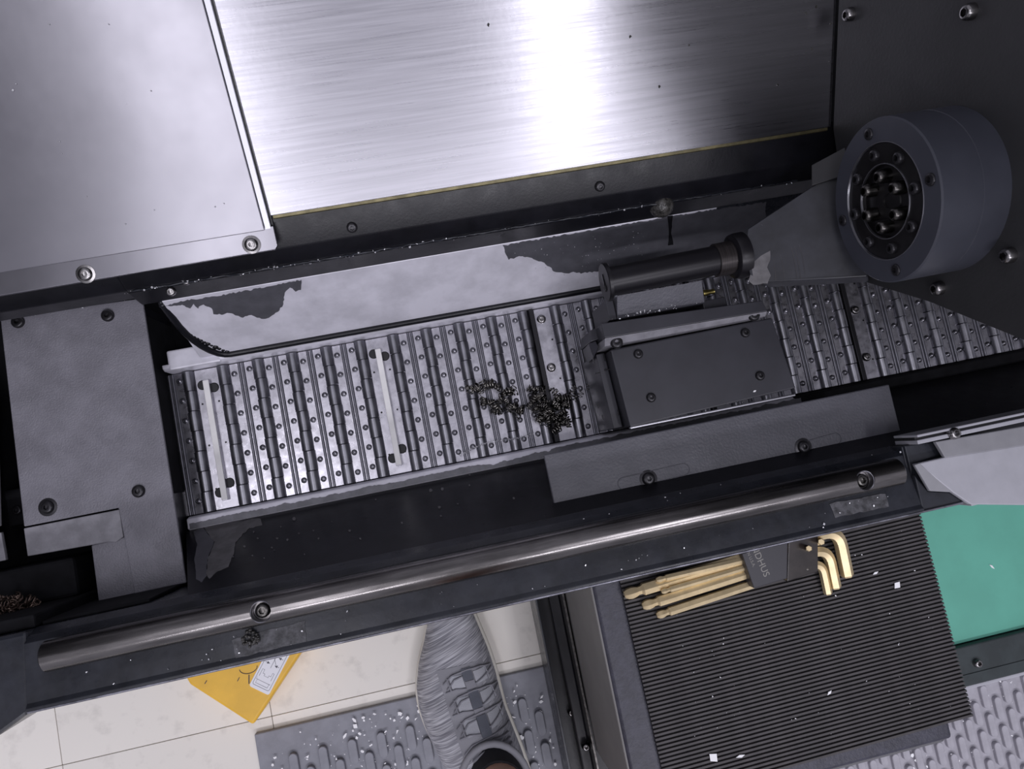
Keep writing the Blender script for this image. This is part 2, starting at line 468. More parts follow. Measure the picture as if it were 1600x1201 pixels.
# bright strip between trough foot and belt
MB().xprofile([(0.1655, 0.1755), (0.161, 0.1745), (0.1585, 0.170), (0.1585, 0.145), (0.1655, 0.145)], -0.300, 0.38, 0.0012).build('belt_side_strip', M['bare'], bed, 60, label='bright steel strip along the rear of the belt')
MB().xprofile([(0.1655, 0.1755), (0.161, 0.1745), (0.1585, 0.170), (0.1585, 0.145), (0.1655, 0.145)], 0.38, 0.90, 0.0012).build('belt_side_strip', M['void'], bed, 60)  # right stretch of the strip coloured dark for shade under the housing
MB().box((-0.293, 0.1585, 0.163), (-0.235, 0.181, 0.1752), 0.002).build('corner_gusset', M['bare'], bed)
# rear angle over the trough
MB().xprofile([(0.262, 0.338), (0.2535, 0.334), (0.2295, 0.318), (0.2185, 0.3005), (0.2165, 0.2995), (0.2115, 0.268), (0.2165, 0.262), (0.262, 0.27)], -0.276, 0.90, 0.0012).build('rear_angle', M['black_gloss'], bed, 30, label='glossy black folded angle under the stainless cover')
MB().xprofile([(0.262, 0.330), (0.2535, 0.330), (0.2295, 0.316), (0.2185, 0.299), (0.2185, 0.27), (0.262, 0.27)], -0.72, -0.276, 0.0012).build('rear_angle', M['black_gloss'], bed, 30)
b = MB(); rnd = random.Random(5)
pts = [(-0.27 + 0.69 * k / 160, 0.2172 + rnd.uniform(-0.0005, 0.0005), 0.3005 + rnd.uniform(-0.0003, 0.0005)) for k in range(161)]
b.tube(pts, [0.0009 + rnd.uniform(-0.0004, 0.0005) for _ in pts], 6)
b.build('caulk_line', M['black_sill'], bed, 60, label='thin glossy sealant line along the angle')
an = Vector((0, -0.016, 0.024)).normalized()
for px, py in ((550, 355), (937, 291)):
    p = on_plane(px, py, (0, 0.2415, 0.3262), an)
    inst('screw', SCREW_S, bed, p, along(an), label='painted over socket screw on the black angle')
b = MB()
p = at(1040, 318, 0.305)
b.lathe([(0.0, 0.012), (0.006, 0.011), (0.011, 0.006), (0.013, 0.0), (0.013, -0.01)], p + Vector((0, 0.002, -0.012)), an, 20)
b.build('drain_plug', M['glob'], bed, 60)
for px, py in ((292, 438), (268, 455)):
    inst('screw', CAP, bed, at(px, py, 0.296), along((0, -0.3, 1)), scale=(0.75, 0.75, 0.6))
# front trough wall, lip and sill
FW0 = (-0.0235, 0.163); FW1 = (-0.0785, 0.298)
fwb = MB()
fwl = [(-0.306, *FW0), (-0.264, *FW1), (-0.264, FW1[0] - 0.01, FW1[1]), (-0.306, FW0[0] - 0.02, 0.14), (-0.306, FW0[0], 0.14)]
_a = [fwb.bm.verts.new(p) for p in fwl]; _b = [fwb.bm.verts.new((0.95, p[1], p[2])) for p in fwl]
fwb.bm.faces.new(_a); fwb.bm.faces.new(_b[::-1])
for i in range(5): fwb.bm.faces.new((_a[i], _b[i], _b[(i + 1) % 5], _a[(i + 1) % 5]))
fw = fwb.build('front_trough_wall', M['black_gloss'], bed)
fn = Vector((0, FW1[1] - FW0[1], -(FW1[0] - FW0[0]))).normalized()
q0 = Vector((0, *FW0))
def fw_pt(px, py, lift=0.0006):
    return on_plane(px, py, q0 + fn * lift, fn)
def fflake(name, L, amp, step, seed, m, lift=0.0006):
    pp = [fw_pt(*p, lift) for p in ragged([Vector(q) for q in L], amp, step, seed)]
    return MB().solid(pp, -fn * 0.0008).build(name, m, fw, None)
c8 = lambda L: [(250 + x / 2.4615, 680 + y / 2.4615) for x, y in L]
fflake('bare_patch', c8([(165, 350), (240, 338), (385, 318), (392, 342), (345, 355), (312, 385), (290, 410), (285, 455), (262, 500), (215, 525), (188, 552), (178, 530), (185, 470), (210, 410)]), 0.9, 4, 21, M['bare_dull'])
fflake('paint_film', c8([(128, 370), (160, 352), (208, 405), (184, 470), (178, 540), (160, 565), (140, 550), (132, 480), (142, 420)]), 0.8, 4, 22, M['flake'], 0.0004)
rnd = random.Random(8)
b = MB()
for x, y, s in ((515, 320, 10), (450, 395, 5), (490, 400, 5), (360, 370, 4), (325, 425, 5), (430, 430, 4), (610, 395, 4), (400, 470, 3), (375, 395, 4), (535, 375, 4), (465, 350, 3), (590, 365, 3), (730, 365, 5), (770, 395, 4), (930, 335, 4), (1075, 275, 6), (1080, 308, 4), (1040, 210, 7), (1085, 205, 7), (1190, 190, 5), (1190, 150, 4), (1145, 262, 3), (1360, 240, 5), (830, 245, 4), (300, 390, 3), (355, 460, 3), (280, 465, 3), (555, 455, 3), (660, 330, 2), (440, 440, 3)):
    x, y = c8([(x, y)])[0]
    k = rnd.randint(5, 7); a0 = rnd.random() * 6
    pp = [fw_pt(x + s / 2.46 * rnd.uniform(0.6, 1.2) * cos(a0 + 6.28 * i / k), y + s / 2.46 * rnd.uniform(0.5, 1.0) * sin(a0 + 6.28 * i / k), 0.0009) for i in range(k)]
    b.solid(pp, -fn * 0.0008)
b.build('paint_chips', M['bare_dull'], fw, None, kind='stuff')
MB().xprofile([(-0.0085, 0.158), (-0.0105, 0.1655), (-0.0215, 0.1665), (-0.0245, 0.160), (-0.0245, 0.14), (-0.0085, 0.14)], -0.303, 0.43, 0.0012).build('front_lip', M['bare'], bed, 60, label='bare steel lip with peeling paint along the belt')
MB().xprofile([(-0.0085, 0.158), (-0.0105, 0.1655), (-0.0215, 0.1665), (-0.0245, 0.160), (-0.0245, 0.14), (-0.0085, 0.14)], 0.43, 0.95, 0.0012).build('front_lip', M['void'], bed, 60)  # right end of the lip coloured black to paint the shade there
b = MB(); rnd = random.Random(17)
N_ = 340
hi, lo = [], []
for k in range(N_):
    x = -0.300 + 0.74 * k / N_
    e = -0.0155 + 0.0030 * noise.noise((x * 26, 1, 0)) + 0.0022 * noise.noise((x * 90, 4, 0)) + rnd.uniform(-0.0005, 0.0005)
    if x > 0.12: e += 0.0022
    if 0.02 < x < 0.10: e -= 0.0012
    hi.append((x, e, 0.1672)); lo.append((x, -0.0222, 0.1672))
for k in range(N_ - 1):
    b.solid([hi[k], hi[k + 1], lo[k + 1], lo[k]], (0, 0, -0.0012))
bmesh.ops.remove_doubles(b.bm, verts=b.bm.verts, dist=0.00005)
b.build('paint_film', M['flake_light'], bed, None, label='ragged grey paint left along the lip')
# sill: rounded front beam below the rod
sill = [(-0.0785, 0.298), (-0.083, 0.312), (-0.088, 0.319), (-0.110, 0.3215), (-0.126, 0.3245), (-0.1385, 0.3265), (-0.1415, 0.329), (-0.1440, 0.329), (-0.1455, 0.3265), (-0.1455, 0.318), (-0.132, 0.22), (-0.11, 0.15), (-0.08, 0.15)]
b = MB().xprofile(sill, -0.40, 0.452, 0.0004, 1)
b.build('front_sill', M['black_sill'], bed, 50, label='oily black sill under the steel rod')
MB().poly([(0.4515, -0.1455), (0.495, -0.1448), (0.4935, -0.1345), (0.462, -0.1265), (0.452, -0.108), (0.452, -0.108)][:5], 0.20, 0.327, 0.0012).build('sill_tip', M['black_sill'], bed, 40)
MB().poly([(0.4515, -0.108), (0.4515, -0.0785), (0.488, -0.0815), (0.492, -0.094), (0.455, -0.0985)], 0.20, 0.3235, 0.001).build('sill_tip', M['black_sill'], bed, 40)
MB().tube([(-0.399, -0.1449, 0.3278), (0.494, -0.1449, 0.3278)], 0.0014, 10).build('lip_highlight', M['lip'], bed, 60, label='lip edge of the sill with its highlight in paler colour')  # highlight along the sill edge, set as a paler bead
b = MB()
b.solid([(-0.3995, -0.1462, 0.3275), (-0.43, -0.161, 0.3265), (-0.75, -0.165, 0.325), (-0.75, -0.078, 0.318), (-0.3995, -0.0785, 0.314)], (0, 0, -0.13), 0.003)
b.build('sill_corner', M['black_sill'], bed, 40, label='wider left end of the black sill')
MB().poly([(0.4500, -0.0790), (0.4990, -0.0790), (0.4990, -0.1320), (0.4500, -0.1400)], 0.304, 0.3205, 0.001).build('sill_end_plate', M['black_sill'], bed, 40)
# left well under the side cover
MB().box((-0.314, -0.078, 0.10), (-0.3065, 0.236, 0.2045), 0.002).build('end_wall', M['black_gloss'], bed)
MB().box((-0.75, -0.078, 0.10), (-0.3995, -0.066, 0.30), 0.002).build('well_wall', M['void'], bed)
MB().box((-0.399, -0.0785, 0.10), (-0.302, -0.075, 0.29), 0.001).build('well_wall', M['void'], bed)
# sticker residue on the sill
for pts, z in (([(-0.222, -0.1225), (-0.2205, -0.139), (-0.158, -0.1375), (-0.157, -0.120)], 0.3262), ([(0.360, -0.1185), (0.361, -0.1325), (0.418, -0.1335), (0.419, -0.1205)], 0.3262)):
    q = ragged([Vector((x, y)) for x, y in pts], 0.0006, 0.005, 31)
    MB().solid([(p.x, p.y, 0.3245 + (-0.126 - p.y) * 0.16 + 0.0006) for p in q], (0, 0, -0.0012)).build('sticker_residue', M['residue'], bed, None, label='ragged grey sticker residue on the black sill')
b = MB(); rnd = random.Random(3)
c = at(391, 997, 0.327)
for k in range(34):
    a = rnd.uniform(0, 2 * pi); r_ = 0.0075 * sqrt(rnd.random())
    bmesh.ops.create_icosphere(b.bm, subdivisions=1, radius=rnd.uniform(0.001, 0.0022), matrix=Matrix.Translation((c.x + r_ * cos(a), c.y + r_ * sin(a), 0.3268)))
b.build('oily_glob', M['glob'], bed, 60, label='oily dark glob on the sill residue')

# ================================================================ STAINLESS COVERS
def slope(x, y, h=0.0):
    """point on the 28 degree cover plane at plan position x, y lifted h along its normal"""
    return Vector((x, y - sin(SL) * h, 0.337 + (y - 0.254) * math.tan(SL) + cos(SL) * h))
cov = MB().solid([slope(-0.30, 0.2555), slope(0.4465, 0.2555), slope(0.4465, 0.95), slope(-0.30, 0.95)], (0, sin(SL) * 0.0025, -cos(SL) * 0.0025), 0.0006).build(
    'way_cover', M['stainless'], None, 30, label='wide brushed stainless way cover sheet behind the chip trough', cat='machine cover')
MB().solid([slope(-0.121, 0.2530, -0.0008), slope(0.444, 0.2530, -0.0008), slope(0.444, 0.2557, -0.0008), slope(-0.121, 0.2557, -0.0008)], (0, 0, -0.003), 0.0003).build('seal_strip', M['seal'], cov, None, label='oily brass coloured seal along the lower edge')
b = MB(); rnd = random.Random(9)
for x, y in ((1276, 10), (1260, 20), (1298, 37), (1269, 76), (1297, 95), (1077, 70), (763, 38), (1030, 135), (985, 57), (1215, 132)):
    p = on_plane(x, y, slope(0, 0.3, 0.0008), Vector((0, -sin(SL), cos(SL))))
    k = 5
    b.solid([p + Vector((rnd.uniform(0.0006, 0.0016) * cos(6.28 * i / k), rnd.uniform(0.0006, 0.0018) * sin(6.28 * i / k), 0)) for i in range(k)], (0, 0, -0.0016))
b.build('dirt_speck', M['glob'], cov, None, kind='stuff')
lc = empty('way_cover', (-0.42, 0.24, 0.33), 'satin stainless cover sheet at left, screwed down along its folded flange', 'machine cover')
H = 0.007
MB().solid([slope(-0.735, 0.2455, H), slope(-0.1300, 0.2455, H), slope(-0.1300, 0.95, H), slope(-0.735, 0.95, H)], (0, sin(SL) * 0.003, -cos(SL) * 0.003), 0.0007).build('sheet', M['stainless_left'], lc, 30)
MB().solid([slope(-0.1298, 0.2455, H - 0.001), slope(-0.1238, 0.2455, H - 0.001), slope(-0.1238, 0.95, H - 0.001), slope(-0.1298, 0.95, H - 0.001)], (0, sin(SL) * 0.006, -cos(SL) * 0.006), 0.0007).build('edge_return', M['steel_edge'], lc, 30)
MB().solid([slope(-0.1236, 0.2475, 0.0015), slope(-0.1222, 0.2475, 0.0015), slope(-0.1222, 0.95, 0.0015), slope(-0.1236, 0.95, 0.0015)], (0, 0, -0.002)).build('edge_dark_line', M['stain'], lc, None)  # thin dark line beside the sheet edge
fz = slope(0, 0.2455, H).z
MB().solid([(-0.735, 0.2453, fz), (-0.1215, 0.2453, fz), (-0.1215, 0.228, fz - 0.0045), (-0.1245, 0.2245, fz - 0.0055), (-0.735, 0.2215, fz - 0.006)], (0, 0, -0.003), 0.0006).build('flange', M['stainless_left'], lc, 30, label='folded lower flange with two screws')
fnn = Vector((0, -0.26, 1)).normalized()
for px, py in ((134, 428), (393, 382)):
    p = on_plane(px, py, (0, 0.2453, fz + 0.0002), fnn)
    inst('screw', BUTTON, lc, p, along(fnn, 0.3), label='domed steel hex socket screw')
b = MB()
for x, y, r_ in ((20, 141, 0.0014), (25, 131, 0.0007), (77, 38, 0.0006), (170, 38, 0.0005), (236, 142, 0.0006), (93, 221, 0.0006), (96, 240, 0.0005), (135, 307, 0.0006), (196, 350, 0.0006), (241, 328, 0.0005), (336, 323, 0.0007), (350, 318, 0.0005)):
    p = on_plane(x, y, slope(0, 0.3, H + 0.0005), Vector((0, -sin(SL), cos(SL))))
    bmesh.ops.create_icosphere(b.bm, subdivisions=1, radius=r_, matrix=Matrix.Translation(p))
b.build('speck', M['chip'], lc, None, kind='stuff')

# ================================================================ SIDE COVER PLATE (left)
sp = empty('side_cover_plate', (-0.37, 0.08, 0.105), 'grey textured cover plate with four black screws left of the conveyor', 'cover plate')
MB().poly([(-0.4435, 0.240), (-0.2965, 0.236), (-0.2965, -0.0755), (-0.350, -0.0755), (-0.3530, 0.016), (-0.4485, 0.016)], 0.206, 0.210, 0.0012).build('plate', M['plate_paint'], sp, 40)
MB().poly([(-0.4505, 0.0145), (-0.3535, 0.0145), (-0.3535, -0.0150), (-0.3620, -0.0190), (-0.3700, -0.0172), (-0.4505, -0.0150)], 0.203, 0.2075, 0.001).build('step_plate', M['flange_paint'], sp, 40, label='smooth paler grey step along the lower edge')
MB().poly([(-0.3875, -0.0170), (-0.3515, -0.0155), (-0.3495, -0.080), (-0.3885, -0.080)], 0.201, 0.2055, 0.001).build('tab', M['plate_paint'], sp, 40)
MB().box((-0.440, 0.02, 0.105), (-0.305, 0.225, 0.206), 0.003).build('support_box', M['void'], sp)
for k, (px, py) in enumerate(((29, 503), (169, 493), (75, 792), (217, 767))):
    inst('screw', SCREW_W if k == 2 else SCREW, sp, at(px, py, 0.2098), (0, 0, 0.4 * k))
pl = empty('edge_cover_plate', (-0.52, 0.05, 0.105), 'narrow strip of pale grey cover plate at the left frame edge', 'cover plate')
MB().poly([(-0.62, 0.18), (-0.4560, 0.18), (-0.4715, 0.0215), (-0.62, 0.0215)], 0.206, 0.210, 0.001).build('plate', M['flange_paint'], pl)
MB().poly([(-0.62, 0.0150), (-0.4725, 0.0150), (-0.4715, -0.0145), (-0.62, -0.0145)], 0.203, 0.208, 0.001).build('step_plate', M['flange_paint'], pl)
MB().box((-0.62, -0.01, 0.105), (-0.49, 0.17, 0.206), 0.003).build('support_box', M['void'], pl)
inst('screw', SCREW_S, pl, (-0.478, 0.036, 0.165), None)
MB().box((-0.49, 0.02, 0.105), (-0.45, 0.06, 0.165), 0.002).build('bracket', M['void'], pl)

# ================================================================ CHIP CONVEYOR
cv = empty('chip_conveyor', (0.2, 0.075, 0.105), 'hinged steel belt chip conveyor with pressed dimples and bare cleats', 'conveyor')
PITCH = 0.0402; ZB = 0.150; Y0, Y1 = -0.0075, 0.1575
NK = 7; KL = (Y1 - Y0) / NK
# one plain slat: plate, two ridges, two rows of dimples
def slat_plate():
    return MB().box((-0.0136, Y0, -0.003), (0.0136, Y1, 0.0), 0.0004, seg=1).mesh(M['belt'], 30)
def slat_ridge():
    b = MB()
    for s in (-0.0021, 0.0021):
        pr = [(s - 0.0017, 0), (s - 0.0013, 0.0016), (s, 0.0022), (s + 0.0013, 0.0016), (s + 0.0017, 0)]
        b.solid([(x, Y0 + 0.0004, z) for x, z in pr], (0, Y1 - Y0 - 0.0008, 0))
    return b.mesh(M['ridge'], 60)
def slat_dimples():
    b = MB(); bb = MB()
    for s in (-1, 1):
        for k in range(NK):
            y = Y0 + KL * (k + 0.55 + 0.06 * s)
            b.lathe([(0.0036, -0.0002), (0.0033, 0.0012), (0.0023, 0.0016), (0.0019, 0.0012)], (s * 0.0090, y, 0), 'Z', 12)
            bb.lathe([(0.0019, 0.0010), (0.0012, 0.0018), (0, 0.0021)], (s * 0.0090 + 0.0004, y, 0), 'Z', 8)
    return b.mesh(M['dimple'], 40), bb.mesh(M['belt'], 60)
sm, rm, (dm, dmc) = slat_plate(), slat_ridge(), slat_dimples()
kn = MB().lathe([(0.0, 0), (0.0062, 0), (0.0070, 0.0006), (0.0070, KL - 0.0007), (0.0062, KL - 0.0001), (0, KL - 0.0001)], (0, 0, 0), 'Y', 16).mesh(M['hinge'], 35)
flat = MB().box((-0.0136, Y0, -0.003), (0.0136, Y1, 0.0008), 0.0006, seg=1).mesh(M['belt'], 30)
CLEAT = {-7: 1, -2: 1, 3: 0, 8: 0, 13: 0}
hole = MB().lathe([(0, 0.0002), (0.0012, 0.0002), (0.0012, -0.0001)], (0, 0, 0), 'Z', 10).mesh(M['stain'], None)
padm = MB().lathe([(0, 0.0011), (0.0048, 0.0010), (0.0056, 0.0003), (0.0058, 0)], (0, 0, 0), 'Z', 20).mesh(M['pad'], 40)
bolt = screw_mesh(0.0056, 0.0042, 0.0024, M['screw_steel'])
for k in range(-8, 20):
    x = PITCH * (k + 0.5) + 0.0006
    if k in CLEAT:
        sl = inst('slat', flat, cv, (x, 0, ZB), label='flat belt slat carrying a cleat')
        if CLEAT[k]:
            y0, y1 = 0.002, 0.1440
            MB().box((x - 0.0034, y0, ZB + 0.0008), (x + 0.0034, y1, ZB + 0.0070), 0.0004, seg=1).build('cleat', M['belt'], sl, None, label='upright cleat bar')
            MB().box((x - 0.0034, y0 + 0.001, ZB + 0.0070), (x + 0.0034, y1 - 0.001, ZB + 0.0082), 0.0004, seg=1).build('cleat_edge', M['white_edge'], sl, None, label='bright bare top edge of the cleat')
            for yy, s in ((0.139, -1), (0.134, 1), (0.012, -1), (0.021, 1)):
                inst('pad', padm, sl, (x + s * 0.0062, yy, ZB + 0.0008))
        else:
            for yy in (0.144, 0.083, 0.021):
                inst('bolt', bolt, sl, (x + 0.001, yy, ZB + 0.0008), (0, 0, yy * 20))
            MB().box((x - 0.0132, Y0, ZB + 0.0008), (x - 0.0072, Y1, ZB + 0.0065), 0.0008).build('dark_bar', M['screw'], sl)  # dark bar along the left side of the slat
        for yy in (0.117, 0.068, 0.017):
            for s in (-1, 1):
                inst('hole', hole, sl, (x + s * 0.0095, yy, ZB + 0.0009))
    else:
        sl = inst('slat', sm, cv, (x, 0, ZB))
        inst('ridge', rm, sl, (x, 0, ZB)); inst('dimples', dm, sl, (x, 0, ZB)); inst('dimple_caps', dmc, sl, (x, 0, ZB))
    for j in range(NK):
        inst('hinge_knuckle', kn, sl, (x - PITCH / 2 + (0.0003 if j % 2 else -0.0003), Y0 + KL * j, ZB + 0.0006))
MB().box((-0.306, Y0, 0.105), (0.76, Y1, 0.1405), 0.002).build('belt_bed', M['void'], cv)

# ================================================================ FRONT COVER PLATE
fp = empty('front_cover_plate', (0.29, -0.05, 0.20), 'slate grey textured cover plate with two slots above the steel rod', 'cover plate')
MB().poly([(0.096, -0.0165), (0.4865, -0.0160), (0.4865, -0.0800), (0.0965, -0.0775)], 0.2665, 0.2705, 0.0014, 3).build('plate', M['plate_smooth'], fp, 40)
MB().box((0.108, -0.0805, 0.22), (0.4845, -0.0770, 0.2695), 0.001).build('front_fold', M['plate_smooth'], fp)
MB().box((0.12, -0.074, 0.235), (0.48, -0.070, 0.267), 0.001).build('stiffener', M['void'], fp)
for px, py in ((1013, 748), (1255, 698)):
    inst('screw', SCREW_W, fp, at(px, py, 0.2703), (0, 0, px))
for (a, c_) in (((966, 757), (1077, 731)), ((1243, 703), (1314, 683))):
    A, C = at(*a, 0.2706), at(*c_, 0.2706)
    d = (C - A).normalized(); n_ = Vector((-d.y, d.x, 0)); r_ = 0.0062
    pp = []
    for k in range(9): t = pi / 2 + pi * k / 8; pp.append(A + d * 0.006 + (d * cos(t) + n_ * sin(t)) * r_)
    for k in range(9): t = -pi / 2 + pi * k / 8; pp.append(C - d * 0.006 + (d * cos(t) + n_ * sin(t)) * r_)
    pp.append(pp[0])
    MB().tube(pp, 0.0005, 6, cap=False).build('slot_outline', M['plate_smooth'], fp, 60)

# ================================================================ ROD
rod_c = (-0.1005, 0.3345); RR = 0.0132
b = MB().lathe([(0, -0.375), (RR - 0.0015, -0.375), (RR, -0.3735), (RR, 0.4305), (RR - 0.0015, 0.432), (0, 0.432)], (0, *rod_c), 'X', 48)
rod_me = b.mesh(M['rod'], 40)
rod = bpy.data.objects.new('guide_rod', rod_me)
COL.objects.link(rod)
sx = (-0.1875, 0.3885)
cut = MB()
for x in sx:
    cut.lathe([(0, 0.3375), (0.0091, 0.3375), (0.0091, 0.37), (0, 0.37)], (x, rod_c[0], 0), 'Z', 32)
cm = bpy.data.objects.new('cutter', cut.mesh(M['screw'], None)); COL.objects.link(cm)
md = rod.modifiers.new('b', 'BOOLEAN'); md.object = cm; md.operation = 'DIFFERENCE'; md.solver = 'EXACT'
dg = bpy.context.evaluated_depsgraph_get()
nm = bpy.data.meshes.new_from_object(rod.evaluated_get(dg))
rod.modifiers.clear(); rod.data = nm; nm.name = 'guide_rod'
nm.materials.clear(); nm.materials.append(M['rod'])
for pl_ in nm.polygons: pl_.material_index = 0
bpy.data.objects.remove(cm)
base = Vector((0.03, rod_c[0], rod_c[1] - RR))
nm.transform(Matrix.Translation(-base)); rod.location = base
nm.shade_smooth(); nm.set_sharp_from_angle(angle=radians(35))
tag(rod, 'long worn steel rod lying along the black front sill', 'rod')
sc_rod = screw_mesh(0.0066, 0.0055, 0.0032, M['screw_dull'])
for x in sx:
    inst('screw', sc_rod, rod, (x, rod_c[0], 0.3375), (0, 0, 0.3), label='sunk socket screw in a counterbore')
for x in sx:
    MB().lathe([(0.0088, 0.3385), (0.0088, 0.3460), (0.0094, 0.3465), (0.0097, 0.3455), (0.0092, 0.3440)], (x, rod_c[0], 0), 'Z', 32).build('counterbore_rim', M['steel_edge'], rod, 40)

# ================================================================ TAILSTOCK BLOCK
tb = empty('tailstock_block', (0.285, 0.04, 0.152), 'black steel tailstock block with four screws on its top plate', 'machine block')
b = MB().solid([(0.1915, 0.0795, 0.260), (0.378, 0.0815, 0.260), (0.3865, 0.0000, 0.260), (0.1950, -0.0065, 0.260)], (0, 0, -0.09), 0.0016, 2)
b.build('top_plate', M['block'], tb, 40)
MB().solid([(0.1805, 0.0800, 0.235), (0.1905, 0.0800, 0.235), (0.1935, -0.0050, 0.235), (0.1830, -0.0050, 0.235)], (0, 0, -0.08), 0.001).build('side_plate', M['block'], tb, 40)
MB().box((0.196, -0.0085, 0.250), (0.386, -0.0058, 0.2565), 0.0006).build('edge_strip', M['steel_edge'], tb, label='bright lower edge of the block')  # brighter strip along the lower edge of the block
for px, py in ((997, 553), (1164, 520), (1187, 587), (1017, 621)):
    inst('screw', SCREW_S, tb, at(px, py, 0.2598), (0, 0, px * 0.1))
MB().solid([(0.1825, 0.1065, 0.280), (0.3615, 0.0995, 0.280), (0.3645, 0.0870, 0.280), (0.1830, 0.0905, 0.280)], (0, 0, -0.10), 0.0008).build('clamp_rail', M['block'], tb, 40)
MB().solid([(0.1830, 0.0903, 0.2795), (0.3645, 0.0868, 0.2795), (0.3650, 0.0828, 0.2725), (0.1830, 0.0825, 0.2725)], (0, 0, -0.09), 0.0006).build('rail_chamfer', M['flange_paint'], tb, 40, label='paler chamfered front edge of the rail')
for px, py in ((963, 535), (1177, 492)):
    inst('screw', SCREW, tb, at(px, py, 0.2735), (0, 0, 0))
MB().solid([(0.2045, 0.1320, 0.283), (0.2990, 0.1320, 0.283), (0.3030, 0.1095, 0.268), (0.2035, 0.1095, 0.268)], (0, 0.004, -0.10), 0.0008).build('saddle', M['plate_smooth'], tb, 40, label='slate saddle under the black shaft')
MB().box((0.1945, 0.1095, 0.20), (0.2030, 0.1330, 0.270), 0.0008).build('saddle_cheek', M['block'], tb)
MB().solid([(0.1775, 0.1060, 0.250), (0.196, 0.1085, 0.250), (0.196, 0.0960, 0.250), (0.184, 0.0945, 0.250), (0.174, 0.0930, 0.250)], (0, 0, -0.06), 0.0008).build('wedge', M['block'], tb, 40)
MB().solid([(0.173, 0.0925, 0.243), (0.1795, 0.0930, 0.250), (0.1810, 0.0860, 0.252), (0.1760, 0.0760, 0.240)], (0.003, 0, -0.05), 0.0005).build('wedge', M['block'], tb, 40)
MB().box((0.303, 0.1035, 0.20), (0.330, 0.1135, 0.262), 0.0008).build('end_bracket', M['block'], tb)
b = MB().lathe([(0, 0), (0.0036, 0), (0.0036, 0.005), (0.0028, 0.006), (0.0028, 0.013), (0, 0.013)], at(1098, 458, 0.262), 'X', 14)
b.build('grease_fitting', M['brass'], tb, 40, label='small brass grease fitting')
b = MB()
for px, py, L, v in ((926, 556, 0.008, 1), (943, 553, 0.008, 1), (931, 583, 0.006, 0), (946, 578, 0.006, 0), (934, 632, 0.004, 1), (965, 640, 0.006, 1), (941, 648, 0.005, 1)):
    p = at(px, py, 0.2362)
    if v: b.box((p.x - 0.0006, p.y - L, 0.235), (p.x + 0.0006, p.y, 0.2366))
    else: b.box((p.x - 0.001, p.y - 0.0006, 0.235), (p.x + L - 0.001, p.y + 0.0006, 0.2366))
b.build('dark_marks', M['stain'], tb, None)  # small dark strips at the left side of the block

# ================================================================ SWING ARM with shaft and hub
sa = empty('swing_arm', (0.40, 0.14, 0.28), 'slate grey swing arm with big round bolted hub and black shaft', 'machine arm')
A = lambda px, py, z: at(px, py, z)
AP = [A(1168, 357, 0.333), A(1268, 292, 0.362), A(1306, 272, 0.375), A(1350, 300, 0.385), A(1355, 432, 0.372), A(1290, 436, 0.360), A(1188, 441, 0.333), A(1172, 430, 0.331), A(1162, 395, 0.331)]
MB().solid(AP, (0.028, 0, -0.040), 0.0012).build('arm_plate', M['arm'], sa, 40)
MB().solid([A(1268, 258, 0.368), A(1320, 230, 0.388), A(1330, 270, 0.388), A(1268, 290, 0.366)], (0.02, 0, -0.03), 0.0006).build('arm_back_plate', M['wall'], sa, 40)
# rub scratches: thin arcs proud of the arm
b = MB()
n_arm = (AP[1] - AP[0]).cross(AP[6] - AP[0]).normalized()
if n_arm.z < 0: n_arm = -n_arm
for (x0, y0, x1, y1, x2, y2, r_) in ((1218, 335, 1240, 385, 1246, 436, 0.00025), (1222, 334, 1246, 384, 1251, 436, 0.0002), (1190, 350, 1210, 390, 1212, 438, 0.0002), (1228, 332, 1254, 382, 1258, 430, 0.00015), (1200, 345, 1222, 390, 1226, 438, 0.00015)):
    pp = []
    for k in range(13):
        t = k / 12
        x = (1 - t) ** 2 * x0 + 2 * t * (1 - t) * x1 + t * t * x2; y = (1 - t) ** 2 * y0 + 2 * t * (1 - t) * y1 + t * t * y2
        pp.append(on_plane(x, y, AP[0] + n_arm * 0.0006, n_arm))
    b.tube(pp, r_, 5)
b.build('rub_scratches', M['bare_dull'], sa, 60)
wp = ragged([Vector(q) for q in ((1174, 376), (1194, 374), (1197, 384), (1203, 392), (1204, 406), (1198, 418), (1205, 430), (1199, 442), (1176, 445), (1170, 438), (1178, 410))], 0.8, 5, 41)
MB().solid([on_plane(p.x, p.y, AP[0] + n_arm * 0.0012, n_arm) for p in wp], -n_arm * 0.0012).build('worn_patch', M['bare_dull'], sa, None, label='bare worn metal patch beside the shaft collar')
yq0, yq1, zq = 0.1410, 0.1440, 0.318
ax = Vector((0.14, yq1 - yq0, 0.0)).normalized()
def Q(x): return Vector((x, yq0 + (x - 0.186) * (yq1 - yq0) / 0.14, zq))
b = MB().lathe([(0.0030, 0.0015), (0.0040, 0), (0.0188, 0), (0.0195, 0.0008), (0.0195, 0.0040), (0.0150, 0.0050), (0.0150, 0.1190), (0.0, 0.1190)], Q(0.1845), ax, 40)
b.lathe([(0, 0.0055), (0.0030, 0.0050), (0.0030, 0.0015)], Q(0.1845), ax, 20)
b.build('shaft', M['quill'], sa, 40, label='black shaft with a slotted end disc')
MB().box((0.1835, yq0 - 0.0095, zq - 0.001), (0.1855, yq0 + 0.0085, zq + 0.0015)).box((0.1835, yq0 - 0.0085, zq - 0.004), (0.1856, yq0 - 0.004, zq + 0.004)).build('end_slot', M['stain'], sa, None)
MB().lathe([(0, 0), (0.0164, 0), (0.0170, 0.0006), (0.0170, 0.0185), (0, 0.0185)], Q(0.3020), ax, 40).build('collar', M['collar'], sa, 40, label='brown black shaft collar')
